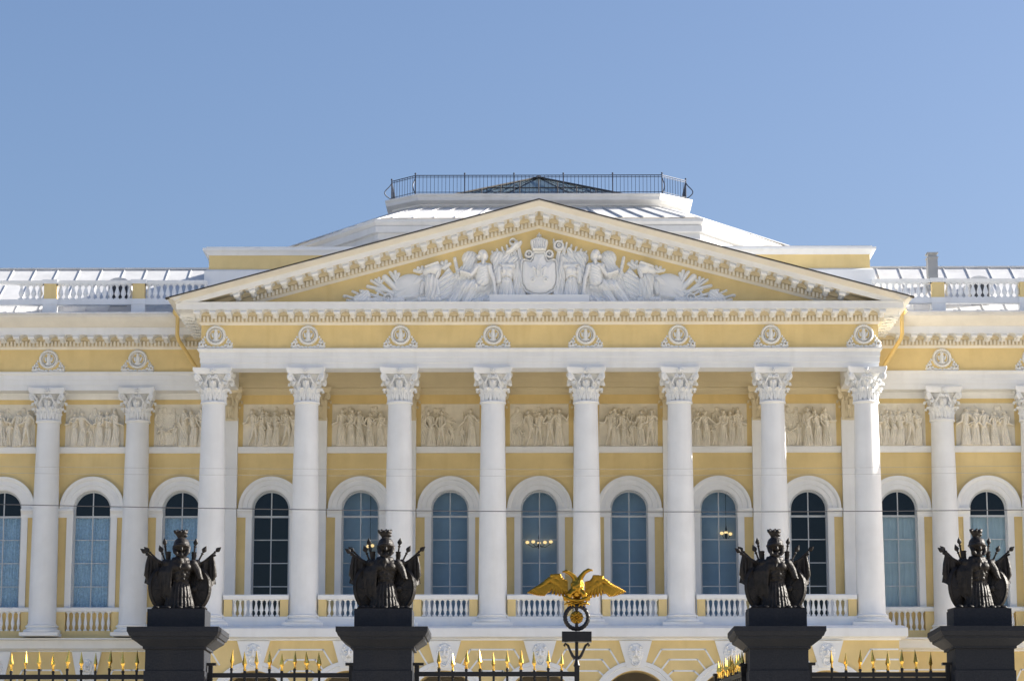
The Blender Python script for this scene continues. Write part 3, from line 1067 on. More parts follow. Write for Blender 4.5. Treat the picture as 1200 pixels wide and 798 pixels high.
for s in (-1, 1):
    dentils_y(cn, s * (HL + 0.09), s, YF, 103, ZP0 + 0.115, ZP0 + 0.30)
    # sima along the flanks only
    pth = [(-HL, 103.6), (-HL, YF - PROJ - 0.33)] if s < 0 else [(HL, YF - PROJ - 0.33), (HL, 103.6)]
    cn.sweep(pth, [(PROJ, ZPT - 0.01), (PROJ + 0.06, ZPT + 0.002), (PROJ + 0.10, ZPT + 0.05), (PROJ + 0.22, ZPT + 0.09), (PROJ + 0.33, ZPT + 0.10), (PROJ + 0.33, ZPT + 0.14), (PROJ - 0.3, ZPT + 0.16)], 2)
pcn = part('cornice', cn, [WHITE, WARMSHADE, WARMBOUNCE], 35)
MSP = 0.582
for i in range(45):
    x = (i - 22) * MSP
    link('modillion', MOD, pcn, (x, YF - 0.24, ZPC - 0.002))
for s in (-1, 1):
    for j in range(8):
        link('modillion', MOD, pcn, (s * (HL + 0.24), YF + 0.12 + j * MSP, ZPC - 0.002), -s * PI / 2 * -1)

# wing cornices
ZW0, ZWC, ZWT = 21.12, 21.59, 21.84
for pth in PW:
    wc = MB()
    cornice_sweep(wc, list(pth), ZW0, ZWC, ZWT, 0.82, 0.42)
    xs = sorted((pth[0][0], pth[1][0]))
    dentils(wc, max(xs[0], -27), min(xs[1], 27), YWF - 0.09, ZW0 + 0.115, ZW0 + 0.30)
    wcn = part('wing_cornice', wc, [WHITE, WARMSHADE, WARMBOUNCE], 35)
    s = -1 if xs[0] < -20 else 1
    for i in range(18):
        link('modillion', MOD, wcn, (s * (14.0 + i * MSP), YWF - 0.24, ZWC - 0.002))

# --- medallions on the frieze
def medallion():
    rl = Relief(-0.68, 0.68, 0, 0.90, 0.0105)
    T = rl.blank()
    # scrolling leaves either side, in separate lobes
    for s in (-1, 1):
        for (x, z, rx, rz, an, h) in ((0.58, 0.07, 0.085, 0.055, 0.2, 0.09), (0.47, 0.09, 0.07, 0.06, 1.2, 0.10), (0.60, 0.18, 0.055, 0.045, 0.9, 0.08), (0.53, 0.25, 0.06, 0.045, 1.3, 0.09),
                                      (0.47, 0.34, 0.055, 0.04, 1.0, 0.08), (0.44, 0.24, 0.05, 0.05, 0.3, 0.09), (0.42, 0.43, 0.05, 0.035, 1.4, 0.07), (0.37, 0.12, 0.06, 0.05, 0.6, 0.10), (0.25, 0.06, 0.09, 0.045, 0.1, 0.10), (0.08, 0.05, 0.08, 0.045, 0, 0.09)):
            rl.ell(T, (s * x, z), rx, rz, h, s * an)
        rl.ring(T, (s * 0.54, 0.15), 0.065, 0.065, 0.026, 0.12)
        rl.cap(T, (s * 0.10, 0.03), (s * 0.60, 0.025), 0.03, 0.02, 0.06)
    # leaf wreath
    for k in range(30):
        t_ = 2 * PI * k / 30
        rl.ell(T, (0.325 * math.cos(t_), 0.50 + 0.325 * math.sin(t_)), 0.062, 0.03, 0.15, t_ + (1.1 if k % 2 else 0.3))
    rl.ring(T, (0, 0.50), 0.325, 0.325, 0.05, 0.13)
    rl.ring(T, (0, 0.50), 0.235, 0.235, 0.016, 0.08)
    # armour in the middle
    rl.cap(T, (0, 0.34), (0, 0.56), 0.075, 0.085, 0.13)
    rl.ell(T, (0, 0.665), 0.06, 0.075, 0.14)
    rl.ell(T, (-0.125, 0.51), 0.035, 0.10, 0.09, 0.25)
    rl.ell(T, (0.125, 0.51), 0.035, 0.10, 0.09, -0.25)
    rl.cap(T, (-0.09, 0.32), (0.09, 0.32), 0.04, 0.04, 0.09)
    rl.merge(T)
    return rl.mesh('medallion', WHITE)
MED = medallion()
for i in range(8):
    link('medallion', MED, palace, (-12.17 + 12.17 * 2 / 7 * i, YF - 104, 20.335))
for x in (-22.75, -19.25, -15.75, 15.75, 19.25, 22.75):
    link('medallion', MED, palace, (x, YWF - 104, 20.235))

# --- pediment: tympanum, raking cornice, sculpture
SL = 0.2705
ZT_AP = 24.97
ty = MB()
ty.prism_xz([(-12.3, ZPT - 0.1), (12.3, ZPT - 0.1), (0, ZT_AP + 0.3)], YF + 0.015, YF + 0.5)
ped = part('pediment', ty, YELLOW, 0)
rk = MB()
def zap(z):
    return lambda x: z - SL * abs(x)
# profile (outward, z above the tympanum line)
rp = [(-0.4, -0.02), (0.02, -0.02), (0.05, 0.03), (0.09, 0.06), (0.09, 0.08), (0.09, 0.09), (0.09, 0.285), (0.20, 0.29), (0.24, 0.31), (0.24, 0.47), (PROJ, 0.455), (PROJ, 0.60), (PROJ + 0.03, 0.605), (PROJ + 0.03, 0.63), (PROJ + 0.06, 0.64), (PROJ + 0.12, 0.665), (PROJ + 0.24, 0.72), (PROJ + 0.31, 0.765), (PROJ + 0.335, 0.77), (PROJ + 0.335, 0.81), (-0.4, 0.85)]
zoff = 24.95
q = len(rp)
# the raking cornice is cut off by the level cornice: build it down to where each layer meets that level
vs, fs = [], []
for sgn in (-1, 0, 1):
    for o_, dz in rp:
        if sgn == 0:
            vs.append((0, YF - o_, zoff + dz))
        else:
            zt = ZPT + 0.012 if dz < 0.55 else (ZPT - 0.05 if dz < 0.62 else ZPT + 0.02 + (dz - 0.62) * 0.5)
            xe = min((zoff + dz - zt) / SL, HL + PROJ + 0.33 if dz >= 0.62 else HL + PROJ)
            vs.append((sgn * xe, YF - o_, max(zoff + dz - SL * xe, zt)))
for i in range(2):
    for j in range(q):
        j2 = (j + 1) % q
        fs.append((i * q + j, (i + 1) * q + j, (i + 1) * q + j2, i * q + j2))
fs += [tuple(range(q)), tuple(range(2 * q, 3 * q))[::-1]]
rk.add(vs, fs)
for fi in range(2 * q):
    j = fi % q
    if j < 10 or j >= 14:
        rk.m[fi] = 2 if (j < 4 or j >= 14) else 1
nd = int(10.8 / 0.142)
for s in (-1, 1):
    for i in range(nd):
        x = s * (0.08 + 0.142 * i)
        z = zoff - SL * abs(x)
        rk.box(x - 0.043, x + 0.043, YF - 0.19, YF - 0.07, z + 0.10, z + 0.275, 2)
rkc = rk.build('raking_cornice', [WHITE, WARMSHADE, WARMBOUNCE], ped, (0, 0, 0), 35)
for s in (-1, 1):
    for i in range(22):
        x = s * (0.30 + MSP * i)
        z = zoff + 0.463 - SL * abs(x)
        if z - 0.25 > ZPT + 0.03:
            m_ = link('modillion', MOD, rkc, (x, YF - 0.24, z))
            m_.rotation_euler = (0, s * math.atan(SL), 0)
fl = MB()
def roof_slab(mb, s, xe, y0, y1, zl, th, m):
    mb.add([(0, y0, zl), (s * xe, y0, zl - SL * xe), (s * xe, y1, zl - SL * xe), (0, y1, zl),
            (0, y0, zl + th), (s * xe, y0, zl - SL * xe + th), (s * xe, y1, zl - SL * xe + th), (0, y1, zl + th)],
           [(0, 1, 2, 3), (4, 5, 6, 7), (0, 1, 5, 4), (1, 2, 6, 5), (2, 3, 7, 6), (3, 0, 4, 7)], m)
for s in (-1, 1):
    roof_slab(fl, s, HL + PROJ + 0.36, YF - PROJ - 0.37, YF - PROJ - 0.15, zoff + 0.813, 0.045, 0)
    roof_slab(fl, s, HL + PROJ + 0.20, YF - PROJ - 0.148, 105, zoff + 0.835, 0.02, 1)
fl.build('pediment_roof', [FLASH, TIN], ped, (0, 0, 0), 0)

PX = 0.0321           # design unit of the sculpture
def px(x, y):
    return ((x - 630.5) * PX, (352 - y) * PX * 0.985)
def rect(rl, T, x, y, w_, h_, ht, ang=0.0, bev=0.03, base=0.0):
    c = px(x, y)
    ca, sa = math.cos(ang), math.sin(ang)
    pts = [(c[0] + a_ * ca - b_ * sa, c[1] + a_ * sa + b_ * ca) for a_, b_ in ((-w_ * PX / 2, -h_ * PX / 2), (w_ * PX / 2, -h_ * PX / 2), (w_ * PX / 2, h_ * PX / 2), (-w_ * PX / 2, h_ * PX / 2))]
    rl.poly(T, pts, ht, bev, base)
def pcap(rl, T, x1, y1, x2, y2, r1, r2, h, base=0.0):
    rl.cap(T, px(x1, y1), px(x2, y2), r1 * PX, r2 * PX, h, base)
def pell(rl, T, x, y, rx, rz, h, ang=0.0, base=0.0):
    rl.ell(T, px(x, y), rx * PX, rz * PX, h, ang, base)
def canvas(x0, x1, y0, y1):
    a_, b_ = px(x0, y1), px(x1, y0)
    return Relief(a_[0], b_[0], a_[1], b_[1], 0.0155)
SC_Y, SC_Z = YF + 0.012, ZPT + 0.04
def put(name, rl, sink=0.006):
    o_ = link(name, rl.mesh(name, SCULPT, sink=sink), ped, (0, SC_Y, SC_Z))
    o_.scale = (1, 1.1, 1)
    return o_

def mirror_items(s):
    X = (lambda v: v) if s > 0 else (lambda v: 1261 - v)
    return X
def build_sculpture():
    # plinth under the centre
    p_ = MB()
    a_, b_ = px(572, 352), px(689, 343)
    p_.box(a_[0], b_[0], -0.58, 0.01, 0.0, b_[1])
    p_.build('sculpture_plinth', SCULPT, ped, (0, SC_Y, SC_Z), 0)
    # cartouche
    rl = canvas(600, 661, 284, 346)
    T = rl.blank()
    sh = [(609, 300), (612, 297), (620, 299), (623, 294), (624, 288), (637, 288), (638, 294), (641, 299), (649, 297), (652, 300), (653, 318), (652, 328), (648, 336), (640, 341), (630.5, 342.5), (621, 341), (613, 336), (609, 328), (608, 318)]
    rl.poly(T, [px(*q_) for q_ in sh], 0.30, 0.22)
    U = rl.blank()
    rl.poly(U, [px(630.5 + (a_ - 630.5) * 0.86, 319 + (b_ - 319) * 0.86) for a_, b_ in sh], 0.14, 0.25, 0.24)
    T = np.where(U > T, U, T)
    rim = rl.blank()
    for (x1, y1), (x2, y2) in zip(sh, sh[1:] + sh[:1]):
        pcap(rl, rim, x1 + (630.5 - x1) * 0.04, y1 + (318 - y1) * 0.04, x2 + (630.5 - x2) * 0.04, y2 + (318 - y2) * 0.04, 1.0, 1.0, 0.10, 0.18)
    T = np.maximum(T, rim)
    for s in (-1, 1):
        rl.ring(T, px(630.5 + s * 12, 291), 3.6 * PX, 3.6 * PX, 1.6 * PX, 0.30)
        pell(rl, T, 630.5 + s * 12, 291, 1.5, 1.5, 0.32)
        # faint raised device on the field
        pcap(rl, T, 630.5 + s * 7, 308, 630.5 + s * 5, 319, 0.9, 0.9, 0.06, 0.39)
        pcap(rl, T, 630.5 + s * 7, 308, 630.5 + s * 1.5, 313, 0.8, 0.8, 0.06, 0.39)
        pcap(rl, T, 630.5 + s * 2, 306, 630.5 + s * 2.5, 320, 0.7, 0.7, 0.06, 0.39)
        rl.ring(T, px(630.5 + s * 7.5, 323.5), 1.9 * PX, 2.0 * PX, 0.8 * PX, 0.06, 0.39)
    rl.merge(T)
    put('cartouche', rl)
    rl = canvas(616, 645, 262, 292)
    T = rl.blank()
    rect(rl, T, 630.5, 286.0, 17, 5, 0.42, bev=0.05)
    for k in range(-3, 4):
        pcap(rl, T, 630.5 + k * 2.3, 284, 630.5 + k * 2.9, 276, 1.7, 1.9, 0.36, 0.06)
        pcap(rl, T, 630.5 + k * 2.9, 276, 630.5 + k * 0.8, 272.5, 1.9, 1.4, 0.32, 0.06)
    pell(rl, T, 630.5, 278, 9.5, 6.5, 0.38)
    pcap(rl, T, 630.5, 273, 630.5, 265.5, 1.0, 0.8, 0.3)
    pcap(rl, T, 628.5, 268, 632.5, 268, 0.8, 0.8, 0.3)
    for k in range(5):
        pell(rl, T, 623.5 + 3.5 * k, 286, 1.1, 1.3, 0.08, 0, 0.40)
    rl.merge(T)
    put('crown', rl)
    for s in (-1, 1):
        X = mirror_items(s)
        fx = s
        # cuirass on a stand with standards behind and cloak beside the cartouche
        rl = canvas(*sorted((X(642), X(694))), 268, 346)
        T = rl.blank()
        for k in range(6):
            pcap(rl, T, X(650 + 4 * k), 318, X(657 + 5.8 * k), 274 + 2.6 * k, 1.3, 1.2, 0.14)
            pcap(rl, T, X(651 + 4 * k), 300, X(655 + 5.6 * k), 280 + 2.4 * k, 2.6, 1.6, 0.10)
        pcap(rl, T, X(650), 340, X(657), 300, 4.5, 3.2, 0.22)
        pcap(rl, T, X(656), 340, X(660), 300, 4, 3.2, 0.20)
        rl.folds(T, 0.15 * fx, 0.15, 0.03)
        rl.merge(T)
        T = rl.blank()
        pcap(rl, T, X(666), 300, X(659), 296, 5.5, 4.0, 0.20)
        pcap(rl, T, X(671), 300, X(666), 285, 5, 3.0, 0.18)
        rl.folds(T, 0.7 * fx, 0.14, 0.028)
        rl.over(T, 0.02)
        T = rl.blank()
        pcap(rl, T, X(669), 310, X(669), 322, 8.2, 6.5, 0.30)
        pcap(rl, T, X(662), 306, X(676), 306, 4.0, 4.0, 0.28)
        for k in range(-1, 2, 2):
            pell(rl, T, X(669 + 3.5 * k), 312, 3.5, 3.8, 0.10, 0, 0.25)
        rl.over(T, 0.06)
        T = rl.blank()
        pcap(rl, T, X(669), 326, X(668), 341, 7.5, 10.5, 0.24)
        rl.folds(T, 0.0, 0.14, 0.03, 0.2)
        rl.over(T, 0.05)
        T = rl.blank()
        pcap(rl, T, X(677.5), 309, X(678), 324, 4.2, 3.6, 0.26)
        rl.over(T, 0.05)
        if s < 0:
            T = rl.blank()      # boar standard
            pcap(rl, T, X(657), 279, X(664), 286, 4.0, 3.0, 0.26)
            pcap(rl, T, X(664), 286, X(669), 289, 2.6, 1.4, 0.24)
            pcap(rl, T, X(652), 276, X(657), 281, 1.6, 4, 0.22)
            rl.ring(T, px(X(661.5), 275.5), 3.4 * PX, 3.4 * PX, 1.0 * PX, 0.2)
            rl.over(T, 0.05)
        else:
            T = rl.blank()      # spiral horn
            rl.ring(T, px(653.5, 280.5), 4.8 * PX, 4.8 * PX, 1.7 * PX, 0.25)
            rl.ring(T, px(653.5, 280.5), 1.6 * PX, 1.6 * PX, 1.2 * PX, 0.25)
            pcap(rl, T, 649, 283, 647.5, 273, 1.6, 1.0, 0.2)
            rl.over(T, 0.04)
        put('armour', rl)
        # seated winged victory
        rl = canvas(*sorted((X(667), X(742))), 283, 353)
        T = rl.blank()
        for (cx_, cy_, tilt, sg) in ((679, 302, 0.5, -1), (712, 303, 0.25, 1)):
            for k in range(7):
                t_ = k / 6
                pcap(rl, T, X(cx_ + sg * (2 - 8 * t_ * 0.6)), 291 + 5 * t_, X(cx_ + sg * (7 - 6.5 * t_) - (0 if sg > 0 else -2)), 314 + 5 * t_ - 6 * (1 - t_), 4.4, 2.4, 0.16 - 0.012 * k, 0.02 * k)
            pell(rl, T, X(cx_), 295, 9.5, 9.0, 0.19)
        rl.folds(T, 0.5 * fx, 0.13, 0.022, 0.15)
        rl.merge(T)
        T = rl.blank()                       # cloak behind the figure
        rl.poly(T, [px(X(668), 351), px(X(667), 296), px(X(690), 306), px(X(706), 308), px(X(722), 304), px(X(729), 312), px(X(741), 322), px(X(741), 351)], 0.07, 0.05)
        rl.folds(T, 0.4 * fx, 0.16, 0.025, 0.6)
        rl.merge(T)
        T = rl.blank()                       # lap and legs
        pcap(rl, T, X(697), 328, X(718), 331, 8.5, 9.0, 0.38)
        pcap(rl, T, X(718), 331, X(731), 348, 7.5, 6.0, 0.30)
        pcap(rl, T, X(708), 331, X(716), 349, 7.0, 6.0, 0.30)
        pcap(rl, T, X(722), 330, X(735), 349, 4.0, 3.0, 0.22)
        pcap(rl, T, X(692), 346, X(706), 348, 5.0, 4.0, 0.26)
        rl.folds(T, 0.55 * fx, 0.19, 0.038, 0.9)
        rl.over(T, 0.0)
        T = rl.blank()
        pcap(rl, T, X(697), 323, X(696.5), 309, 8.5, 9.0, 0.36)
        pcap(rl, T, X(689.5), 306, X(704), 306, 4.2, 4.2, 0.33)
        rl.folds(T, 1.1 * fx, 0.10, 0.008)
        rl.over(T, 0.05)
        T = rl.blank()
        pcap(rl, T, X(689), 307, X(684), 323, 2.9, 2.3, 0.22, 0.12)
        pcap(rl, T, X(684), 323, X(682.5), 337, 2.3, 1.9, 0.2, 0.12)
        pell(rl, T, X(682.5), 339.5, 3.2, 3.0, 0.3)
        pcap(rl, T, X(704), 308, X(710), 317, 2.9, 2.3, 0.22, 0.16)
        pcap(rl, T, X(710), 317, X(722), 313, 2.3, 1.8, 0.22, 0.16)
        rl.over(T, 0.06)
        T = rl.blank()
        pcap(rl, T, X(696.5), 303, X(696), 297, 2.4, 2.2, 0.3)
        pell(rl, T, X(695.5), 293, 4.8, 6.0, 0.38)
        pell(rl, T, X(697), 290, 5.4, 4.6, 0.34)
        pell(rl, T, X(701), 294, 3.2, 3.6, 0.28)
        rl.over(T, 0.08)
        put('winged_figure', rl)
        # helmet, standard, oval shield
        rl = canvas(*sorted((X(718), X(806))), 292, 353)
        T = rl.blank()
        rl.poly(T, [px(X(728), 351), px(X(731), 314), px(X(748), 320), px(X(768), 314), px(X(802), 332), px(X(802), 351)], 0.06, 0.05)
        pcap(rl, T, X(721), 338, X(730), 295, 2.2, 1.9, 0.16)
        for k, (dx, dy) in enumerate(((-6, -6), (-2, -9), (3, -8), (7, -4))):
            pcap(rl, T, X(742), 308, X(742 + dx), 308 + dy, 1.5, 2.2, 0.10)
            pcap(rl, T, X(770), 312, X(770 + dx), 313 + dy * 0.8, 1.5, 2.0, 0.10)
        pts = [px(X(728), 318), px(X(737), 306), px(X(751), 323), px(X(746), 348), px(X(735), 344)]
        rl.poly(T, pts, 0.14, 0.05)
        rl.folds(T, 1.0 * fx, 0.17, 0.03, 0.2)
        rl.merge(T)
        T = rl.blank()
        pell(rl, T, X(784), 330, 19, 15.5, 0.26, -0.3 * fx)
        pcap(rl, T, X(770), 322, X(797), 341, 4.5, 4.0, 0.16, 0.10)
        pcap(rl, T, X(773), 340, X(799), 344, 3.5, 2.5, 0.14, 0.06)
        rl.over(T)
        T = rl.blank()
        pcap(rl, T, X(758), 322, X(757), 341, 8.5, 8.0, 0.34)
        pcap(rl, T, X(752), 324, X(750), 340, 4.5, 4.0, 0.28)
        pcap(rl, T, X(767), 326, X(769), 338, 3.2, 3.0, 0.28)
        rl.folds(T, 0.2 * fx, 0.15, 0.035)
        pcap(rl, T, X(749), 346, X(770), 346, 4.2, 4.2, 0.25)
        rl.folds(T, 0.0, 0.09, 0.015, 0.1)
        rl.over(T, 0.03)
        T = rl.blank()
        pell(rl, T, X(754), 309, 8.2, 7.5, 0.36)
        pell(rl, T, X(760), 311, 8.0, 4.8, 0.30, -0.3 * fx)
        pcap(rl, T, X(750), 302, X(764), 307, 2.0, 1.4, 0.36)
        pcap(rl, T, X(749), 313, X(751), 319, 2.6, 2.0, 0.32)
        rl.over(T, 0.06)
        put('helmet_trophy', rl)
        # weapons tailing off into the corner
        rl = canvas(*sorted((X(788), X(864))), 308, 353)
        T = rl.blank()
        pcap(rl, T, X(790), 341, X(812), 318, 3.2, 3.6, 0.18)
        for k, (dx, dy) in enumerate(((-4, -5), (0, -8), (5, -6))):
            pcap(rl, T, X(798), 322, X(800 + dx), 319 + dy, 1.2, 2.0, 0.10)
        pcap(rl, T, X(796), 338, X(832), 329, 2.2, 1.9, 0.16)
        pcap(rl, T, X(800), 345, X(822), 334, 1.4, 1.2, 0.14)
        pcap(rl, T, X(815), 329, X(822), 341, 1.5, 1.4, 0.12)
        for k, (dx, dy) in enumerate(((-4, -3), (0, -6), (4, -4))):
            pcap(rl, T, X(818), 326, X(819 + dx), 325 + dy, 1.2, 1.8, 0.10)
        for (x1, y1, x2, y2, r_) in ((792, 336, 806, 312, 1.6), (802, 340, 828, 322, 1.5), (812, 344, 838, 336, 1.8), (796, 345, 816, 328, 2.2), (826, 346, 850, 335, 1.3)):
            pcap(rl, T, X(x1), y1, X(x2), y2, r_, r_, 0.16)
        rl.merge(T)
        T = rl.blank()
        pcap(rl, T, X(792), 347, X(846), 347, 4.6, 3.6, 0.22)
        rl.ring(T, px(X(808), 344.5), 4.6 * PX, 4.6 * PX, 1.5 * PX, 0.28)
        pell(rl, T, X(808), 344.5, 2, 2, 0.28)
        pts = [px(X(828), 340), px(X(831), 334), px(X(842), 333), px(X(841), 338), px(X(848), 341), px(X(846), 350), px(X(830), 350)]
        rl.poly(T, pts, 0.2, 0.05)
        pcap(rl, T, X(840), 346, X(858), 340.5, 1.6, 1.2, 0.14)
        pcap(rl, T, X(840), 349, X(856), 346, 2.0, 1.4, 0.14)
        pell(rl, T, X(859), 341, 2.4, 1.8, 0.12)
        rl.folds(T, 0.9 * fx, 0.10, 0.012)
        rl.over(T, 0.03)
        put('weapon_pile', rl)
build_sculpture()

# --- balustrades
def baluster(h, r):
    b = MB()
    b.box(-r * 0.95, r * 0.95, -r * 0.95, r * 0.95, 0, h * 0.07)
    prof = [(0.55, 0.07), (0.75, 0.09), (0.75, 0.11), (0.50, 0.13), (0.46, 0.16), (0.62, 0.24), (0.98, 0.36), (1.0, 0.42), (0.86, 0.52), (0.62, 0.66), (0.44, 0.78), (0.40, 0.84), (0.60, 0.86), (0.60, 0.885), (0.42, 0.90), (0.50, 0.93), (0.75, 0.945)]
    b.lathe([(q_[0] * r, q_[1] * h) for q_ in prof], 12)
    b.box(-r * 0.95, r * 0.95, -r * 0.95, r * 0.95, h * 0.945, h)
    return b.mesh('baluster', WHITE)
BAL_P = baluster(0.60, 0.072)
BAL_R = baluster(0.62, 0.108)
ZB0, ZB1 = 10.32, 11.0
YB = 98.85
pl = MB()
for k in range(-3, 4):
    l_, r_ = B * k - B / 2 + 0.56, B * k + B / 2 - 0.56
    b = MB()
    b.sweep([(l_ - 0.02, YB - 0.10), (r_ + 0.02, YB - 0.10)], [(-0.24, ZB1 - 0.075), (0.01, ZB1 - 0.075), (0.05, ZB1 - 0.05), (0.06, ZB1 + 0.08), (0.03, ZB1 + 0.115), (-0.27, ZB1 + 0.115)], 0)
    b.box(l_ - 0.02, r_ + 0.02, YB - 0.16, YB + 0.16, Z_FL - 0.01, ZB0 - 0.02, 0)
    b.box(l_, l_ + 0.30, YB - 0.11, YB + 0.11, ZB0 - 0.02, ZB1 - 0.075, 1)
    b.box(r_ - 0.30, r_, YB - 0.11, YB + 0.11, ZB0 - 0.02, ZB1 - 0.075, 1)
    bo = part('balcony_balustrade', b, [WHITE, YELLOW], 35)
    n = 9
    for i in range(n):
        x = l_ + 0.30 + (r_ - l_ - 0.6) * (i + 0.5) / n
        link('baluster', BAL_P, bo, (x, YB, ZB0 - 0.0)).scale = (1, 1, (ZB1 - 0.075 - ZB0) / 0.60)
for k in (-6, -5, -4, 4, 5, 6):
    l_, r_ = B * k - B / 2 + 0.50, B * k + B / 2 - 0.50
    if k == 4:
        l_ = 13.0
    if k == -4:
        r_ = -13.0
    ya = YW - 0.16
    b = MB()
    b.sweep([(l_, YW - 0.05), (r_, YW - 0.05)], [(-0.06, 10.90), (0.20, 10.90), (0.24, 10.93), (0.25, 11.04), (0.22, 11.08), (-0.06, 11.08)], 0)
    b.box(l_, l_ + 0.35, ya - 0.08, YW + 0.01, 9.86, 10.90, 1)
    b.box(r_ - 0.35, r_, ya - 0.08, YW + 0.01, 9.86, 10.90, 1)
    b.box(l_ + 0.35, r_ - 0.35, ya - 0.10, YW + 0.01, 9.86, 10.17, 1)
    bo = part('window_balustrade', b, [WHITE, YELLOW], 35)
    if abs(k) < 7 and k < 6:
        n = max(5, int((r_ - l_ - 0.7) / 0.205))
        for i in range(n):
            x = l_ + 0.35 + (r_ - l_ - 0.7) * (i + 0.5) / n
            link('baluster', BAL_P, bo, (x, ya, 10.17)).scale = (1, 1, 0.73 / 0.60)

# --- roofs of the wings
YRB = 104.75
for s in (-1, 1):
    rf = MB()
    xa, xb = sorted((s * 12.4, s * WL))
    rf.quad((xa, 101.7, 22.27), (xb, 101.7, 22.27), (xb, 104.9, 23.02), (xa, 104.9, 23.02))
    rf.quad((xa, 104.9, 23.02), (xb, 104.9, 23.02), (xb, 109.2, 25.72), (xa, 109.2, 25.72))
    rf.quad((xa, 109.2, 25.72), (xb, 109.2, 25.72), (xb, 116.2, 22.0), (xa, 116.2, 22.0))
    n = int((xb - xa) / 0.93)
    for i in range(n + 1):
        x = xa + (i + 0.5) * 0.93
        rf.add([(x - 0.02, 101.7, 22.28), (x + 0.02, 101.7, 22.28), (x + 0.02, 104.88, 23.02), (x - 0.02, 104.88, 23.02),
                (x - 0.02, 101.7, 22.32), (x + 0.02, 101.7, 22.32), (x + 0.02, 104.88, 23.065), (x - 0.02, 104.88, 23.065)],
               [(0, 1, 5, 4), (4, 5, 6, 7), (0, 4, 7, 3), (1, 2, 6, 5)])
        x2 = x + 0.3
        rf.add([(x2 - 0.02, 104.95, 23.05), (x2 + 0.02, 104.95, 23.05), (x2 + 0.02, 109.2, 25.73), (x2 - 0.02, 109.2, 25.73),
                (x2 - 0.02, 104.95, 23.08), (x2 + 0.02, 104.95, 23.08), (x2 + 0.02, 109.2, 25.755), (x2 - 0.02, 109.2, 25.755)],
               [(0, 1, 5, 4), (4, 5, 6, 7), (0, 4, 7, 3), (1, 2, 6, 5)])
    rf.box(xa, xb, 109.12, 109.28, 25.70, 25.78)
    part('wing_roof', rf, TIN, 0)
for pth in PW:
    gt = MB()
    gt.sweep([(pth[0][0], YWF), (pth[1][0], YWF)], [(1.16, 22.262), (1.26, 22.262), (1.29, 22.32), (1.26, 22.37), (0.8, 22.37), (0.8, 22.262)])
    part('gutter', gt, TIN, 30)
ZR0, ZR1 = 23.50, 24.12
def roof_balustrade(xa, xb, pedestals):
    b = MB()
    b.sweep([(xa, YRB - 0.11), (xb, YRB - 0.11)], [(-0.22, ZR1), (0.03, ZR1), (0.06, ZR1 + 0.04), (0.08, ZR1 + 0.14), (-0.27, ZR1 + 0.16)], 0)
    b.box(xa, xb, YRB - 0.15, YRB + 0.15, 23.28, ZR0 - 0.002, 0)
    for p_ in pedestals:
        b.box(p_ - 0.24, p_ + 0.24, YRB - 0.20, YRB + 0.20, 23.502, 24.118, 1)
        b.box(p_ - 0.30, p_ + 0.30, YRB - 0.24, YRB + 0.24, 23.27, 23.50, 0)
        b.box(p_ - 0.27, p_ + 0.27, YRB - 0.22, YRB + 0.22, 22.7, 23.268, 0)
        b.box(p_ - 0.31, p_ + 0.31, YRB - 0.25, YRB + 0.25, 24.12, 24.285, 0)
    bo = part('roof_balustrade', b, [WHITE, YELLOW], 35)
    ps = [xa] + list(pedestals) + [xb]
    for p0, p1 in zip(ps[:-1], ps[1:]):
        x = p0 + 0.40 if p0 in pedestals else p0 + 0.12
        while x < p1 - (0.3 if p1 in pedestals else 0.05):
            if abs(x) < 21:
                link('roof_baluster', BAL_R, bo, (x, YRB, ZR0))
            x += 0.252
roof_balustrade(13.3, 30.0, [15.95, 19.45, 22.95, 26.45])
roof_balustrade(-30.0, -13.3, [-26.45, -22.95, -19.6, -16.05])
for x in (-17.0, 17.75):
    d = MB()
    pts = [(x - 0.42, 0), (x + 0.42, 0), (x + 0.42, 1.36)] + [(x + 0.42 * math.cos(t_ * PI / 10), 1.36 + 0.22 * math.sin(t_ * PI / 10)) for t_ in range(1, 10)] + [(x - 0.42, 1.36)]
    d.prism_xz([(a_, 23.0 + b_) for a_, b_ in pts], 105.5, 107.6, 0)
    do = part('dormer', d, TIN, 30)
    d = MB()
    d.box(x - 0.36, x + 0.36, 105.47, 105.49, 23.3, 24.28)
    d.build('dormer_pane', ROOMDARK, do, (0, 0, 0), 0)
ch = MB()
ch.box(15.90, 16.30, 106.8, 107.3, 23.8, 25.62)
ch.box(15.87, 16.33, 106.77, 107.33, 25.62, 25.67)
ch.box(15.93, 16.27, 106.83, 107.27, 25.67, 25.80)
ch.box(15.87, 16.33, 106.77, 107.33, 25.80, 25.85)
part('chimney', ch, VENT, 0)

# --- attic block behind the pediment
at = MB()
at.box(-13.3, 13.3, 105.0, 113.0, 22.6, 25.36, 1)
at.box(-13.4, 13.4, 104.9, 112.9, 25.665, 25.70, 2)
at.sweep([(-13.3, 113), (-13.3, 105), (13.3, 105), (13.3, 113)], [(-0.2, 25.362), (0.05, 25.362), (0.07, 25.42), (0.16, 25.50), (0.24, 25.54), (0.24, 25.63), (-0.2, 25.66)], 0)
at.sweep([(-13.3, 113), (-13.3, 105), (13.3, 105), (13.3, 113)], [(-0.1, 22.3), (0.16, 22.3), (0.16, 24.70), (0.06, 24.78), (-0.1, 24.78)], 0)
part('attic', at, [WHITE, YELLOW, TIN], 30)
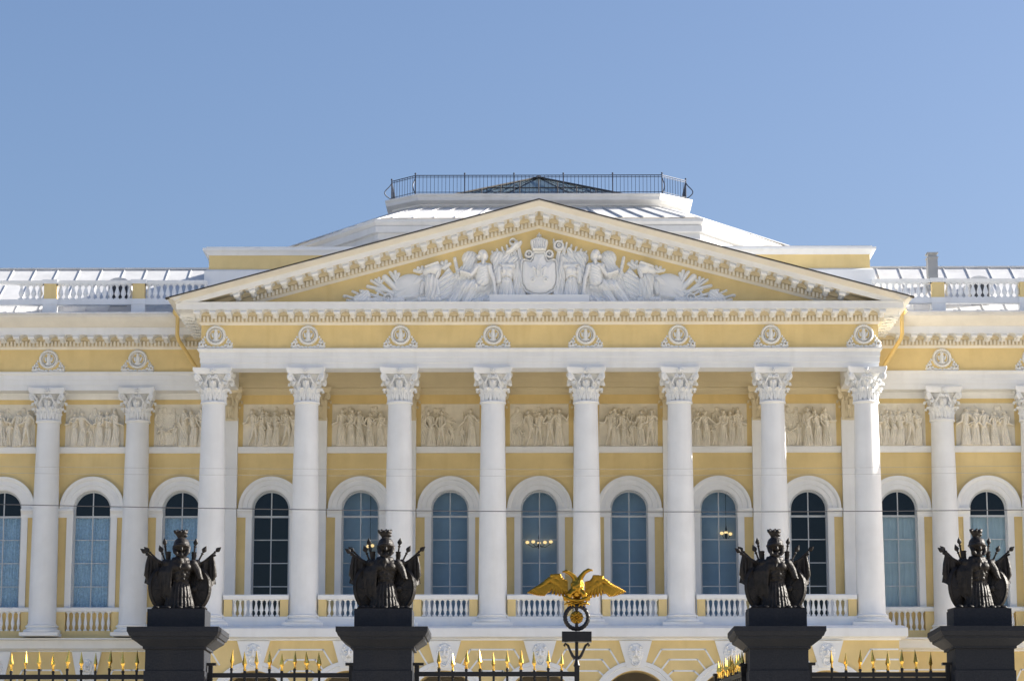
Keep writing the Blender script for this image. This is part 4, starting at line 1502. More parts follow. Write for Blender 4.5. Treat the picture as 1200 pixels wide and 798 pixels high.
# --- drum tiers
d1 = MB()
P1 = [(-11.6, 122), (-11.6, 117.8), (-6.66, 111), (6.66, 111), (11.6, 117.8), (11.6, 122)]
d1.sweep(P1, [(-0.6, 25.2), (0.0, 25.2), (0.0, 26.75), (0.14, 26.77), (0.10, 27.00), (0.27, 27.02), (0.22, 27.29), (0.40, 27.31), (0.35, 27.58), (0.53, 27.61), (0.53, 27.87), (0.47, 27.89), (0.58, 28.00), (0.62, 28.03), (0.62, 28.16), (-0.6, 28.20)])
for i in range(len(P1) - 1):
    a_, b_ = Vector((*P1[i], 0)), Vector((*P1[i + 1], 0))
    L = (b_ - a_).length
    t_ = (b_ - a_).normalized()
    nn = Vector((t_.y, -t_.x, 0))
    for k in range(int(L / 0.75)):
        c_ = a_ + t_ * (0.4 + 0.75 * k)
        pts = [c_ - t_ * 0.1, c_ + t_ * 0.1, c_ + t_ * 0.1 + nn * 0.06, c_ - t_ * 0.1 + nn * 0.06]
        d1.add([(p_.x, p_.y, z) for z in (26.0, 26.745) for p_ in pts], [(0, 1, 2, 3), (4, 5, 6, 7), (2, 3, 7, 6), (1, 2, 6, 5), (0, 3, 7, 4)])
part('drum', d1, OLDWHITE, 30)
r1 = MB()
P2 = [(-6.45, 122), (-6.45, 115.25), (-5.2, 114.2), (5.2, 114.2), (6.45, 115.25), (6.45, 122)]
lo = [(x * (12.1 / 11.6) if abs(x) > 7 else x, y - 0.55, 28.21) for x, y in P1]
hi = [(x, y, 29.58) for x, y in P2]
for i in range(5):
    r1.quad(lo[i], lo[i + 1], hi[i + 1], hi[i])
    a0, a1 = Vector(lo[i]), Vector(lo[i + 1])
    b0, b1 = Vector(hi[i]), Vector(hi[i + 1])
    ns = 15 if i == 2 else 7
    for k in range(ns):
        q_ = (k + 0.5) / ns
        u0, u1 = a0.lerp(a1, q_), b0.lerp(b1, q_)
        r1.tube([u0 + Vector((0, 0, 0.03)), u1 + Vector((0, 0, 0.03))], 0.028, 4)
part('drum_roof', r1, TIN, 0)
d2 = MB()
d2.sweep(P2, [(-0.5, 29.2), (0, 29.2), (0, 29.62), (0.05, 29.64), (0.05, 29.72), (0.14, 29.76), (0.22, 29.80), (0.30, 29.84), (0.30, 29.98), (0.36, 30.06), (0.36, 30.12), (-0.5, 30.14)])
d2.add([(x * 0.97, y + (0.2 if y < 120 else 0), 30.10) for x, y in P2], [tuple(range(6))])
part('upper_drum', d2, OLDWHITE, 30)
# railing round the platform
ra = MB()
P3 = [(-6.52, 122), (-6.52, 115.05), (-5.42, 114.0), (5.42, 114.0), (6.52, 115.05), (6.52, 122)]
posts = []
for i in range(5):
    a_, b_ = Vector((*P3[i], 0)), Vector((*P3[i + 1], 0))
    L = (b_ - a_).length
    for zz, rr in ((30.22, 0.016), (30.90, 0.016), (30.98, 0.022)):
        ra.tube([(a_.x, a_.y, zz), (b_.x, b_.y, zz)], rr, 5)
    n = int(L / 0.165)
    for k in range(1, n):
        c_ = a_.lerp(b_, k / n)
        ra.box(c_.x - 0.009, c_.x + 0.009, c_.y - 0.009, c_.y + 0.009, 30.13, 30.97)
    m_ = 5 if i == 2 else 1
    for k in range(m_ + 1):
        posts.append(a_.lerp(b_, k / m_))
rail = part('roof_railing', ra, RAILIRON, 0)
po = MB()
po.tube([(0, 0, 30.1), (0, 0, 31.03)], 0.03, 6)
po.ball((0, 0, 31.06), 0.045, seg=8, rings=6)
POSTM = po.mesh('railing_post', RAILIRON)
seen = set()
for p_ in posts:
    key = (round(p_.x, 2), round(p_.y, 2))
    if key not in seen and p_.y < 121:
        seen.add(key)
        link('railing_post', POSTM, rail, (p_.x, p_.y, 0))
for s in (-1, 1):
    for (x, y, dx, dy) in ((6.52, 115.05, 0.30, -0.15), (5.42, 114.0, 0.10, -0.32)):
        sc_ = MB()
        pts = []
        for i in range(14):
            q_ = i / 13
            o_ = 0.9 * math.sin(q_ * PI) + 0.25 * math.sin(q_ * 2 * PI)
            pts.append((s * (x + dx * o_), y + dy * o_, 30.14 + 0.75 * q_))
        sc_.tube(pts, 0.025, 6)
        sc_.build('scroll_stay', RAILIRON, rail, (0, 0, 0))
# skylight pyramid
sk = MB()
ZA, ZS, HWX, HWY, CYS = 31.86, 30.32, 4.25, 2.6, 117.8
base4 = [(-HWX, CYS - HWY), (HWX, CYS - HWY), (HWX, CYS + HWY), (-HWX, CYS + HWY)]
for i in range(4):
    a_, b_ = base4[i], base4[(i + 1) % 4]
    n = 10 if i % 2 == 0 else 8
    for k in range(n + 1):
        q_ = k / n
        x, y = a_[0] + (b_[0] - a_[0]) * q_, a_[1] + (b_[1] - a_[1]) * q_
        top = max(0.0, min(1.0, 0.98 if k in (0, n) else 0.94 - 0.0 * q_))
        # bars run up the slope until they meet the hips
        u = abs(2 * q_ - 1)
        if k in (0, n):
            ex, ey, ez = 0, CYS, ZA
        else:
            hgt = 1 - u
            mx_, my_ = (a_[0] + b_[0]) / 2, (a_[1] + b_[1]) / 2
            ex = x + (0 - mx_) * hgt
            ey = y + (CYS - my_) * hgt
            ez = ZS + (ZA - ZS) * hgt
        sk.tube([(x, y, ZS), (ex, ey, ez)], 0.05 if k in (0, n) else 0.028, 5)
    sk.tube([(a_[0], a_[1], ZS), (b_[0], b_[1], ZS)], 0.06, 5)
    for hgt in (0.45,):
        sk.tube([(a_[0] * (1 - hgt), CYS + (a_[1] - CYS) * (1 - hgt), ZS + (ZA - ZS) * hgt), (b_[0] * (1 - hgt), CYS + (b_[1] - CYS) * (1 - hgt), ZS + (ZA - ZS) * hgt)], 0.028, 5)
sk.lathe([(0.32, 0), (0.06, 0.12)], 8, (0, CYS, ZA - 0.06))
sko = part('skylight', sk, FLASH, 30)
skc = MB()
skc.box(-HWX, HWX, CYS - HWY, CYS + HWY, 30.1, ZS - 0.02)
skc.build('skylight_curb', TIN, sko, (0, 0, 0), 0)
sg = MB()
for i in range(4):
    a_, b_ = base4[i], base4[(i + 1) % 4]
    sg.add([(a_[0], a_[1], ZS - 0.01), (b_[0], b_[1], ZS - 0.01), (0, CYS, ZA - 0.02)], [(0, 1, 2)])
sg.build('skylight_glazing', SKYGLASS, sko, (0, 0, 0), 0)

# --- downpipes in the corners beside the portico
def downpipe(s):
    d = MB()
    y0 = YWF - 1.28
    x0, x1 = s * 14.05, s * 12.98
    d.tube([(x0, y0, 22.35), (x0, y0, 21.45), (x0 - s * 0.06, y0 + 0.05, 21.25), (x1 + s * 0.05, YWF - 0.12, 19.72), (x1, YWF - 0.1, 19.55), (x1, YW - 0.12, 18.4), (x1, YW - 0.12, 9.9)], 0.078, 12)
    d.lathe([(0.12, 0), (0.2, 0.12), (0.2, 0.2)], 12, (x0, y0, 22.2))
    d.box(x0 - 0.18, x0 + 0.18, y0 - 0.1, y0 + 0.1, 22.36, 22.44)
    part('downpipe', d, PIPE)
downpipe(-1)
downpipe(1)

# ------------------------------------------------------------------ chandeliers alight in the hall
def chandelier(x, y, z, n, spread, label):
    t_ = thing('chandelier', label, 'chandelier', (x, y, z), 0, 'lit chandeliers behind the windows')
    f_ = MB()
    f_.lathe([(0.03, -0.25), (0.06, -0.1), (0.04, 0.1), (0.015, 0.3)], 10)
    f_.tube([(0, 0, 0.3), (0, 0, 16.35 - z)], 0.01, 5)
    pts = []
    for k in range(n):
        px_ = -spread + 2 * spread * k / max(1, n - 1)
        f_.tube([(0, 0, -0.12), (px_ * 0.5, 0, -0.2), (px_, 0, -0.06)], 0.012, 5)
        pts.append((px_, 0, 0.03 * math.sin(k * 2.1)))
    f_.build('frame', IRON, t_)
    for p_ in pts:
        b_ = MB()
        b_.ball((0, 0, 0), 0.075, 0.06, 0.065, seg=8, rings=6)
        b_.build('bulb', BULB, t_, p_)
chandelier(AX - 0.02, YW + 0.72, 13.70, 5, 0.46, 'five-lamp lit chandelier in the middle window, just above the gilded eagle')
chandelier(AX + 7.32, YW + 0.72, 14.05, 3, 0.17, 'lit chandelier in the window left of the third dark trophy')
chandelier(AX - 6.65, YW + 0.72, 13.55, 2, 0.08, 'small lit chandelier partly hidden behind the second dark trophy')

# ------------------------------------------------------------------ fence in front: piers, trophies, railings, gate
YP = 35.0
PIERX = [-4.69, -2.00, 3.12, 5.77]
PIER_TOP = 4.572
def pier():
    p_ = MB()
    hw = 0.378
    p_.box(-hw - 0.12, hw + 0.12, -hw - 0.12, hw + 0.12, 0, 0.6)
    p_.box(-hw - 0.06, hw + 0.06, -hw - 0.06, hw + 0.06, 0.6, 0.72)
    p_.box(-hw - 0.015, hw + 0.015, -hw - 0.015, hw + 0.015, 0.72, 4.02)
    p_.box(-hw, hw, -hw, hw, 4.02, 4.30)
    o_ = p_.mesh('granite_pier', GRANITE, 0)
    c_ = MB()
    prof = [(0, 4.302), (0.03, 4.302), (0.03, 4.33), (0.05, 4.34), (0.10, 4.38), (0.16, 4.42), (0.165, 4.45), (0.185, 4.455), (0.205, 4.50), (0.215, 4.51), (0.215, 4.572)]
    vs, fs = [], []
    for o2, z in prof:
        e_ = hw + o2
        vs += [(-e_, -e_, z), (e_, -e_, z), (e_, e_, z), (-e_, e_, z)]
    for i in range(len(prof) - 1):
        for k in range(4):
            fs.append((i * 4 + k, i * 4 + (k + 1) % 4, (i + 1) * 4 + (k + 1) % 4, (i + 1) * 4 + k))
    n4 = (len(prof) - 1) * 4
    fs += [(3, 2, 1, 0), (n4, n4 + 1, n4 + 2, n4 + 3)]
    c_.add(vs, fs)
    cap_ = c_.mesh('pier_cap', GRANITE, 20)
    b_ = MB()
    b_.box(-0.375, 0.375, -0.30, 0.30, 4.574, 4.825)
    return o_, cap_, b_.mesh('plinth_block', GRANITE, 0)
PM = pier()
for x, lb in zip(PIERX, ('leftmost of the four black granite gate piers, beside the ten-spear fence', 'black granite gate pier carrying the trophy to the left of the gilded eagle', 'black granite gate pier beside the open gate leaf, right of the gilded eagle', 'rightmost of the four black granite gate piers, in front of a curtained window')):
    t_ = thing('granite_pier', lb, 'gate pier', (x, YP, 0), 0, 'granite gate piers')
    link('shaft', PM[0], t_)
    link('pier_cap', PM[1], t_)
    link('plinth_block', PM[2], t_)

S_ = 0.00153
def tv(u, v, y=0.0):
    return ((u - 365) * S_, y, (752 - v) * S_)
def trophy_parts():
    out = {}
    # cuirass with skirt
    c = MB()
    prof = [(0.195, 0.0), (0.185, 0.06), (0.165, 0.16), (0.14, 0.26), (0.118, 0.345), (0.117, 0.37), (0.135, 0.43), (0.158, 0.52), (0.165, 0.58), (0.150, 0.64), (0.10, 0.69), (0.06, 0.72)]
    c.lathe(prof, 32, sy=0.66)
    for sx in (-1, 1):
        c.ball((sx * 0.065, -0.075, 0.565), 0.075, 0.05, 0.06)
        c.ball((sx * 0.04, -0.075, 0.46), 0.036, 0.03, 0.04)
        c.ball((sx * 0.04, -0.072, 0.405), 0.034, 0.03, 0.03)
        c.ball((sx * 0.165, 0.0, 0.615), 0.062, 0.075, 0.06)
        # short sleeve of lappets
        if sx < 0:      # cloak thrown over this shoulder
            for k in range(7):
                xk = -0.10 - 0.022 * k
                c.tube([(xk * 0.8, -0.075 + 0.012 * k, 0.66 - 0.008 * k), (xk * 1.05 - 0.02, -0.095 + 0.016 * k, 0.50), (xk * 1.12 - 0.02 + 0.008 * math.sin(k * 2), -0.09 + 0.018 * k, 0.32), (xk * 1.05 - 0.015, -0.08 + 0.015 * k, 0.14 + 0.025 * (k % 3))], [0.026, 0.028, 0.024, 0.014], 7)
            continue
        pts = [(sx * 0.17, -0.01, 0.61), (sx * 0.225, -0.03, 0.52), (sx * 0.255, -0.04, 0.43)]
        c.tube(pts, [0.062, 0.052, 0.042], 10)
        for k in range(4):
            a_ = k * PI / 3
            c.tube([(sx * 0.215 + 0.03 * math.cos(a_), -0.03 - 0.035 * math.sin(a_), 0.52), (sx * 0.265 + 0.03 * math.cos(a_), -0.045 - 0.03 * math.sin(a_), 0.405)], 0.015, 6)
    c.tube([(0.115 * math.cos(a_ * PI / 12), 0.077 * math.sin(a_ * PI / 12), 0.355 + 0.01 * math.sin(a_)) for a_ in range(25)], 0.016, 6)
    for row, (z0, z1, r0, r1, n) in enumerate(((0.34, 0.17, 0.125, 0.168, 22), (0.20, 0.01, 0.160, 0.200, 24))):
        for k in range(n):
            a_ = 2 * PI * (k + row * 0.5) / n
            c.tube([(r0 * math.cos(a_), r0 * 0.66 * math.sin(a_), z0), ((r0 + r1) / 2 * math.cos(a_), (r0 + r1) / 2 * 0.66 * math.sin(a_), (z0 + z1) / 2), (r1 * math.cos(a_), r1 * 0.68 * math.sin(a_), z1)], [0.014, 0.019, 0.017], 6)
    rng = random.Random(9)
    for k in range(46):      # chased ornament
        a_ = rng.uniform(-2.9, -0.25)
        zz = rng.uniform(0.36, 0.68)
        rr = np.interp(zz, [0.34, 0.37, 0.43, 0.52, 0.58, 0.64, 0.69], [0.117, 0.117, 0.135, 0.158, 0.165, 0.150, 0.10])
        c.ball((rr * math.cos(a_), rr * 0.66 * math.sin(a_), zz), rng.uniform(0.010, 0.022), 0.012, rng.uniform(0.010, 0.026), seg=8, rings=5)
    # collar and the knot of cloth at the breast
    c.tube([(0.09 * math.cos(a_ * PI / 10), 0.075 * math.sin(a_ * PI / 10), 0.68 + 0.012 * math.sin(a_ * PI / 10)) for a_ in range(21)], 0.026, 7)
    c.ball((0.0, -0.10, 0.64), 0.035, 0.03, 0.05)
    c.tube([(0, -0.10, 0.62), (-0.01, -0.115, 0.56), (0.005, -0.115, 0.53)], [0.025, 0.018, 0.01], 6)
    out['cuirass'] = remeshed(c, 'cuirass', BRONZE, 0.0075)
    # helmet: dome, brim, cheek guards, mask, crest
    h = MB()
    h.ball((0.01, 0.015, 0.865), 0.108, 0.125, 0.105)
    h.ball((0.01, -0.085, 0.845), 0.085, 0.05, 0.030, Matrix.Rotation(-0.35, 3, 'X'))
    for sx in (-1, 1):
        h.tube([(0.01 + sx * 0.085, -0.03, 0.83), (0.01 + sx * 0.078, -0.065, 0.76), (0.01 + sx * 0.05, -0.085, 0.71)], [0.04, 0.034, 0.018], 8, flat=0.7)
    h.tube([(0.01, -0.105, 0.83), (0.01, -0.115, 0.79), (0.01, -0.105, 0.775)], [0.016, 0.02, 0.018], 8)
    h.ball((0.01, 0.03, 0.76), 0.075, 0.07, 0.09)
    h.ball((0.01, -0.055, 0.72), 0.045, 0.045, 0.05)
    h.tube([(0.01, 0.10, 0.93), (0.015, 0.15, 0.84), (0.02, 0.16, 0.74)], [0.04, 0.05, 0.02], 8)
    h.tube([(0.108 * math.cos(a_ * PI / 12) + 0.01, 0.125 * math.sin(a_ * PI / 12) + 0.01, 0.845) for a_ in range(25)], 0.014, 6)
    out['helmet'] = remeshed(h, 'helmet', BRONZE, 0.0065)
    k_ = MB()
    k_.tube([(0.0, 0.02, 0.955), (0.0, 0.02, 1.03)], [0.05, 0.035], 8)
    rng = random.Random(4)
    for q_, (xx, zz, yy) in enumerate(((-0.088, 1.055, -0.02), (-0.050, 1.072, 0.03), (-0.015, 1.058, -0.03), (0.018, 1.075, 0.02), (0.052, 1.062, -0.02), (0.082, 1.068, 0.02))):
        k_.tube([(xx * 0.25, 0.01, 0.985), (xx * 0.62, yy * 0.5, 1.02), (xx * 0.95, yy, zz - 0.012), (xx * 1.12, yy, zz)], [0.034, 0.030, 0.020, 0.007], 7)
        k_.ball((xx * 0.85, yy, 1.035), 0.026, 0.03, 0.016, Matrix.Rotation(xx * 9, 3, 'Y'))
    k_.ball((0.0, 0.01, 1.0), 0.055, 0.05, 0.028)
    k_.ball((0.058, 0.02, 0.985), 0.032, 0.04, 0.02)
    out['crest'] = remeshed(k_, 'crest', BRONZE, 0.006)
    # oval shield (hangs behind the skirt, one each side)
    for s, nm in ((-1, 'a'), (1, 'b')):
        m = MB()
        vs, fs = [], []
        rings, seg = 9, 40
        rot = Matrix.Rotation(s * 0.10, 3, 'Y') @ Matrix.Rotation(-s * 0.35, 3, 'Z')
        cc = Vector((s * 0.205, 0.06, 0.285))
        rx, rz = 0.222, 0.305
        for side in (0, 1):
            for i in range(rings + 1):
                q_ = i / rings
                y = -0.055 * (1 - q_ * q_) - (0.022 if 0.86 < q_ < 0.99 else 0.0)
                y = y if side == 0 else 0.03 - 0.03 * q_ * q_
                for k in range(seg):
                    a_ = 2 * PI * k / seg
                    p_ = rot @ Vector((rx * q_ * math.cos(a_), y, rz * q_ * math.sin(a_))) + cc
                    vs.append(p_)
            off = side * (rings + 1) * seg
            for i in range(rings):
                for k in range(seg):
                    k2 = (k + 1) % seg
                    fs.append((off + i * seg + k, off + i * seg + k2, off + (i + 1) * seg + k2, off + (i + 1) * seg + k))
        a0, b0 = rings * seg, (rings + 1) * seg + rings * seg
        for k in range(seg):
            k2 = (k + 1) % seg
            fs.append((a0 + k, a0 + k2, b0 + k2, b0 + k))
        m.add(vs, fs)
        m.ball(rot @ Vector((0, -0.05, 0)) + cc, 0.05, 0.04, 0.05)
        for k in range(8):
            a_ = 2 * PI * k / 8
            m.tube([rot @ Vector((0.05 * math.cos(a_), -0.055, 0.06 * math.sin(a_))) + cc, rot @ Vector((0.14 * math.cos(a_), -0.035, 0.20 * math.sin(a_))) + cc], [0.012, 0.006], 5)
        out['shield' + nm] = m.mesh('shield', BRONZE, 40)
        # draped flag on a slanting pole
        f_ = MB()
        n, mrow = 22, 16
        vs, fs = [], []
        top0, top1 = (Vector(tv(215, 345, 0.05)), Vector(tv(90, 285, 0.03))) if s < 0 else (Vector(tv(525, 355, 0.05)), Vector(tv(645, 285, 0.03)))
        for i in range(n + 1):
            q_ = i / n
            for j in range(mrow + 1):
                w_ = j / mrow
                p_ = top0.lerp(top1, q_)
                drop = 0.40 + 0.05 * math.sin(q_ * 5)
                x = p_.x + s * 0.05 * w_ * (q_ ** 1.5) * math.sin(PI * (1 - w_ * 0.35))
                z = p_.z - drop * w_
                y = p_.y + 0.026 * math.sin(q_ * 4.2 * PI + w_ * 1.2) * (0.3 + w_) 
                vs.append((x, y, z))
        for i in range(n):
            for j in range(mrow):
                fs.append((i * (mrow + 1) + j, (i + 1) * (mrow + 1) + j, (i + 1) * (mrow + 1) + j + 1, i * (mrow + 1) + j + 1))
        nv = len(vs)
        vs2 = [(x, y + 0.014, z) for x, y, z in vs]
        fs2 = [tuple(q2 + nv for q2 in f2[::-1]) for f2 in fs]
        f_.add(vs + vs2, fs + fs2)
        f_.tube([(s * 0.06, 0.09, 0.45), top0 + Vector((0, 0.007, 0.012)), top1 + Vector((0, 0.007, 0.012)), top1 + (top1 - top0) * 0.18 + Vector((0, 0.007, 0.012))], 0.015, 8)
        f_.tube([tuple(top1 + Vector((-s * 0.005, 0.0, 0.0))), tuple(top1 + Vector((s * 0.012, 0, -0.12))), tuple(top1 + Vector((s * 0.018, 0.0, -0.25))), tuple(top1 + Vector((-s * 0.005, 0.0, -0.32)))], [0.016, 0.026, 0.034, 0.012], 8)
        out['flag' + nm] = f_.mesh('flag', BRONZE, 50)
    # spears: socket, blade
    def spear(p0, p1, blade=0.095, wd_=0.032):
        m = MB()
        a_, b_ = Vector(p0), Vector(p1)
        d_ = (b_ - a_).normalized()
        tip = b_
        neck = b_ - d_ * blade
        m.tube([a_, neck - d_ * 0.01], 0.012, 8)
        m.tube([neck - d_ * 0.025, neck - d_ * 0.01, neck], [0.012, 0.021, 0.012], 8)
        m.tube([neck, neck + d_ * blade * 0.35, neck + d_ * blade * 0.55, tip], [0.008, wd_, wd_ * 0.85, 0.002], 8, flat=0.4)
        return m.mesh('spear', BRONZE, 40)
    out['spears'] = [spear(tv(265, 420, 0.08), tv(222, 125, 0.07), 0.10), spear(tv(262, 400, 0.05), tv(182, 188, 0.05), 0.105, 0.034),
                     spear(tv(200, 345, 0.045), tv(20, 222, 0.02), 0.10), spear(tv(200, 340, 0.07), tv(50, 203, 0.06), 0.10),
                     spear(tv(460, 420, 0.08), tv(497, 122, 0.07), 0.10), spear(tv(480, 400, 0.05), tv(585, 188, 0.05), 0.105, 0.034),
                     spear(tv(535, 350, 0.055), tv(712, 198, 0.03), 0.095)]
    q_ = MB()
    for (u, v) in ((262, 250), (480, 250)):
        q_.lathe([(0.03, 0), (0.034, 0.03), (0.03, 0.05), (0.038, 0.065), (0.03, 0.075)], 10, tv(u, v + 40, 0.06))
        q_.tube([tv(u, v + 30, 0.06), tv(u + (12 if u < 365 else -12), v + 150, 0.08)], 0.03, 10)
        q_.ball(tv(u - (30 if u < 365 else -30), v + 90, 0.04), 0.045, 0.04, 0.05)
    for sx in (-1, 1):
        q_.tube([(sx * 0.20, 0.09, 0.60), (sx * 0.24, 0.08, 0.45), (sx * 0.22, 0.10, 0.2)], [0.05, 0.085, 0.10], 12, flat=0.6)
        q_.tube([(sx * 0.15, 0.07, 0.66), (sx * 0.20, 0.06, 0.52)], [0.04, 0.07], 10)
    q_.box(-0.36, 0.36, -0.16, 0.20, -0.005, 0.022)
    for k in range(9):
        q_.ball((-0.30 + 0.075 * k, -0.12 + 0.02 * (k % 2), 0.03), 0.05, 0.04, 0.028, seg=10, rings=6)
    out['base'] = q_.mesh('base_moulding', BRONZE, 40)
    return out
TP = trophy_parts()
TL = ['bronze trophy of armour and flags on the pier nearest the left edge', 'bronze trophy of armour and flags on the pier left of the gilded eagle',
      'bronze trophy of armour and flags on the pier beside the open gate leaf', 'bronze trophy of armour and flags on the rightmost pier']
first = None
for i, (x, rz, lb) in enumerate(zip(PIERX, (R(8), R(4), R(6), R(10)), TL)):
    if first is None:
        t_ = thing('armour_trophy', lb, 'bronze trophy', (x, YP, 4.826), rz, 'bronze armour trophies on the gate piers')
        link('cuirass', TP['cuirass'], t_)
        h_ = link('helmet', TP['helmet'], t_)
        link('crest', TP['crest'], h_)
        for nm in 'ab':
            link('shield', TP['shield' + nm], t_)
            link('flag', TP['flag' + nm], t_)
        for m_ in TP['spears']:
            link('spear', m_, t_)
        link('base_moulding', TP['base'], t_)
        first = t_
    else:
        t_ = dup(first, None, (x, YP, 4.826), rz)
        t_['label'] = lb

# spear-topped iron bars
ba = MB()
ba.tube([(0, 0, 0), (0, 0, 4.06)], 0.0165, 8)
ba.lathe([(0.020, 0), (0.022, 0.01), (0.018, 0.03)], 8, (0, 0, 4.03))
BAR = ba.mesh('bar', IRON)
sp = MB()
prof = [(0.016, 0.0), (0.024, 0.004), (0.024, 0.016), (0.015, 0.022), (0.017, 0.05), (0.020, 0.062), (0.034, 0.085), (0.032, 0.10), (0.016, 0.17), (0.003, 0.24)]
sp.lathe(prof, 6, (0, 0, 0), sy=0.8)
SPEAR = sp.mesh('spearhead', GOLDTIP, 25)
def bar(parent, x, y=0.0, dz=0.0, rz=0.0):
    b_ = link('bar', BAR, parent, (x, y, dz), rz)
    h_ = link('spearhead', SPEAR, b_, (0, 0, 4.060))
    rg_ = random.Random(x * 37.1 + y)
    h_.rotation_euler = (rg_.uniform(-0.05, 0.05), rg_.uniform(-0.055, 0.055), rg_.uniform(0, 3))
    h_.scale = (1, 1, rg_.uniform(0.94, 1.06))
def railing(name, label, cat, x, y, rz, length, bars, zr=3.965, posts=True, solid=False, rail_to=None, post_h=4.11, group=None):
    t_ = thing(name, label, cat, (x, y, 0), rz, group)
    for zz in (zr, zr - 0.55, 1.4, 0.35):
        r_ = MB()
        r_.box(0, length, -0.028, 0.028, zz - 0.03, zz + 0.03)
        r_.build('rail', IRON, t_, (0, 0, 0), 0)
    if solid:
        r_ = MB()
        r_.box(0.05, length - 0.05, -0.008, 0.008, 0.385, zr - 0.035)
        r_.build('panel', IRON, t_, (0, 0, 0), 0)
    for i, b_ in enumerate(bars):
        bar(t_, b_, 0, 0.018 * math.sin(i * 2.3 + length), 0.4 * i)
    if posts:
        for xx in (0.0, length):
            p_ = MB()
            s_ = 1 if xx == 0 else -1
            p_.box(min(xx, xx + s_ * 0.055), max(xx, xx + s_ * 0.055), -0.035, 0.035, 0.05, post_h)
            p_.box(min(xx - s_ * 0.02, xx + s_ * 0.10), max(xx - s_ * 0.02, xx + s_ * 0.10), -0.05, 0.05, post_h, post_h + 0.035)
            p_.build('hinge_post', IRON, t_, (0, 0, 0), 0)
    return t_
def pxx(u):
    return (u - 630.0) / 89.9 + 0.004
gl = 'spear-topped railings of the fence'
# outer left stretch
x0 = -8.2
bars = [pxx(u) - x0 for u in (-86, -70, -54, -37, -21, -4, 12, 28.5, 45, 61.5, 78, 94.5, 111, 127.5, 143.5, 159.5) if pxx(u) > x0]
railing('iron_fence', 'black iron fence with a row of gilded spears at the bottom left corner', 'fence', x0, YP, 0, -5.09 - x0, bars, 3.965, False, group=gl)
x0 = -4.29
railing('iron_fence', 'black iron fence with gilded spears between the first two dark piers from the left', 'fence', x0, YP, 0, 1.89, [pxx(u) - x0 for u in (271, 286.5, 300.5, 315.5, 330, 345, 359.5, 374)], 3.985, group=gl)
x0 = 3.52
railing('iron_fence', 'black iron fence with gilded spears between the two dark piers on the right', 'fence', x0, YP, 0, 1.85, [pxx(u) - x0 for u in (974.5, 991, 1007.5, 1023, 1040, 1056.5, 1073.5, 1090)], 3.99, solid=True, group=gl)
x0 = 6.17
railing('iron_fence', 'black iron fence stretch right of the last pier', 'fence', x0, YP, 0, 2.0, [0.1 + 0.183 * k for k in range(11)], 3.965, False, group=gl) if False else None
# closed leaf of the gate
x0 = -1.60
leafc = railing('gate_leaf', 'closed gate leaf of black iron with gilded spears, left of the gilded eagle', 'gate leaf', x0, YP, 0, pxx(678.5) - x0, [pxx(u) - x0 for u in (514.5, 530.5, 546.5, 562.5, 578.5, 594.5, 610.5, 626.5, 642.5, 658)], 4.00, posts=False, group='leaves of the iron gate')
p_ = MB()
p_.box(-0.0, 0.06, -0.035, 0.035, 0.05, 4.11)
p_.box(-0.03, 0.12, -0.05, 0.05, 4.11, 4.145)
p_.build('hinge_post', IRON, leafc, (0, 0, 0), 0)
# meeting post with table for the eagle
XE = pxx(676)
gp = thing('gate_post', 'slim black iron gate post with bracketed block holding up the gilded eagle', 'gate post', (XE, YP, 0))
p_ = MB()
p_.box(-0.032, 0.032, -0.04, 0.04, 0.03, 4.10)
p_.lathe([(0.03, 4.08), (0.045, 4.11), (0.03, 4.15), (0.022, 4.2), (0.022, 4.42)], 10)
p_.build('stem', IRON, gp)
for s in (-1, 1):
    p_ = MB()
    p_.tube([(s * 0.02, 0, 4.20), (s * 0.055, 0, 4.235), (s * 0.09, 0, 4.31), (s * 0.115, 0, 4.37), (s * 0.15, 0, 4.395), (s * 0.165, 0, 4.375), (s * 0.15, 0, 4.36)], [0.022, 0.02, 0.017, 0.016, 0.015, 0.014, 0.012], 8)
    p_.build('scroll_bracket', IRON, gp)
p_ = MB()
p_.box(-0.193, 0.193, -0.11, 0.11, 4.412, 4.545)
p_.build('block', IRON, gp, (0, 0, 0), 0)

# gilded double-headed eagle on a laurel ring
E_ = 0.001187
def ev(u, v, y=0.0):
    return ((u - 600) * E_, y, (575 - v) * E_)
ZE = 4.735
eg = thing('gilded_eagle', 'gilded double-headed eagle with spread wings on a dark laurel ring', 'eagle', (XE, YP, ZE - 0.178), R(2))
dz = 0.178
def up_(pts):
    return [(x, y, z + dz) for x, y, z in pts]
rg = MB()
seg = 48
for k in range(seg):
    pass
rv, rfs = [], []
for i in range(96):
    a_ = 2 * PI * i / 96
    for j in range(12):
        b_ = 2 * PI * j / 12
        rr = 0.028 * (1 + 0.10 * math.sin(i * PI / 2 + j))
        rv.append(((0.150 + rr * math.cos(b_)) * math.sin(a_), rr * 1.5 * math.sin(b_), dz + (0.150 + rr * math.cos(b_)) * math.cos(a_)))
for i in range(96):
    for j in range(12):
        rfs.append((i * 12 + j, ((i + 1) % 96) * 12 + j, ((i + 1) % 96) * 12 + (j + 1) % 12, i * 12 + (j + 1) % 12))
rg.add(rv, rfs)
rg.tube([(0, 0, dz - 0.14), (0, 0, dz - 0.08)], 0.022, 8)
rg.tube([(0, 0, dz + 0.14), (0, 0, dz + 0.085)], [0.03, 0.02], 8)
rg.build('laurel_ring', IRON, eg)
ro_ = MB()
for k in range(10):
    a_ = 2 * PI * k / 10
    ro_.ball((0.058 * math.cos(a_), -0.014, dz + 0.055 * math.sin(a_)), 0.034, 0.024, 0.017, Matrix.Rotation(-a_, 3, 'Y'))
    a_ += PI / 10
    ro_.ball((0.036 * math.cos(a_), -0.026, dz + 0.036 * math.sin(a_)), 0.022, 0.018, 0.012, Matrix.Rotation(-a_, 3, 'Y'))
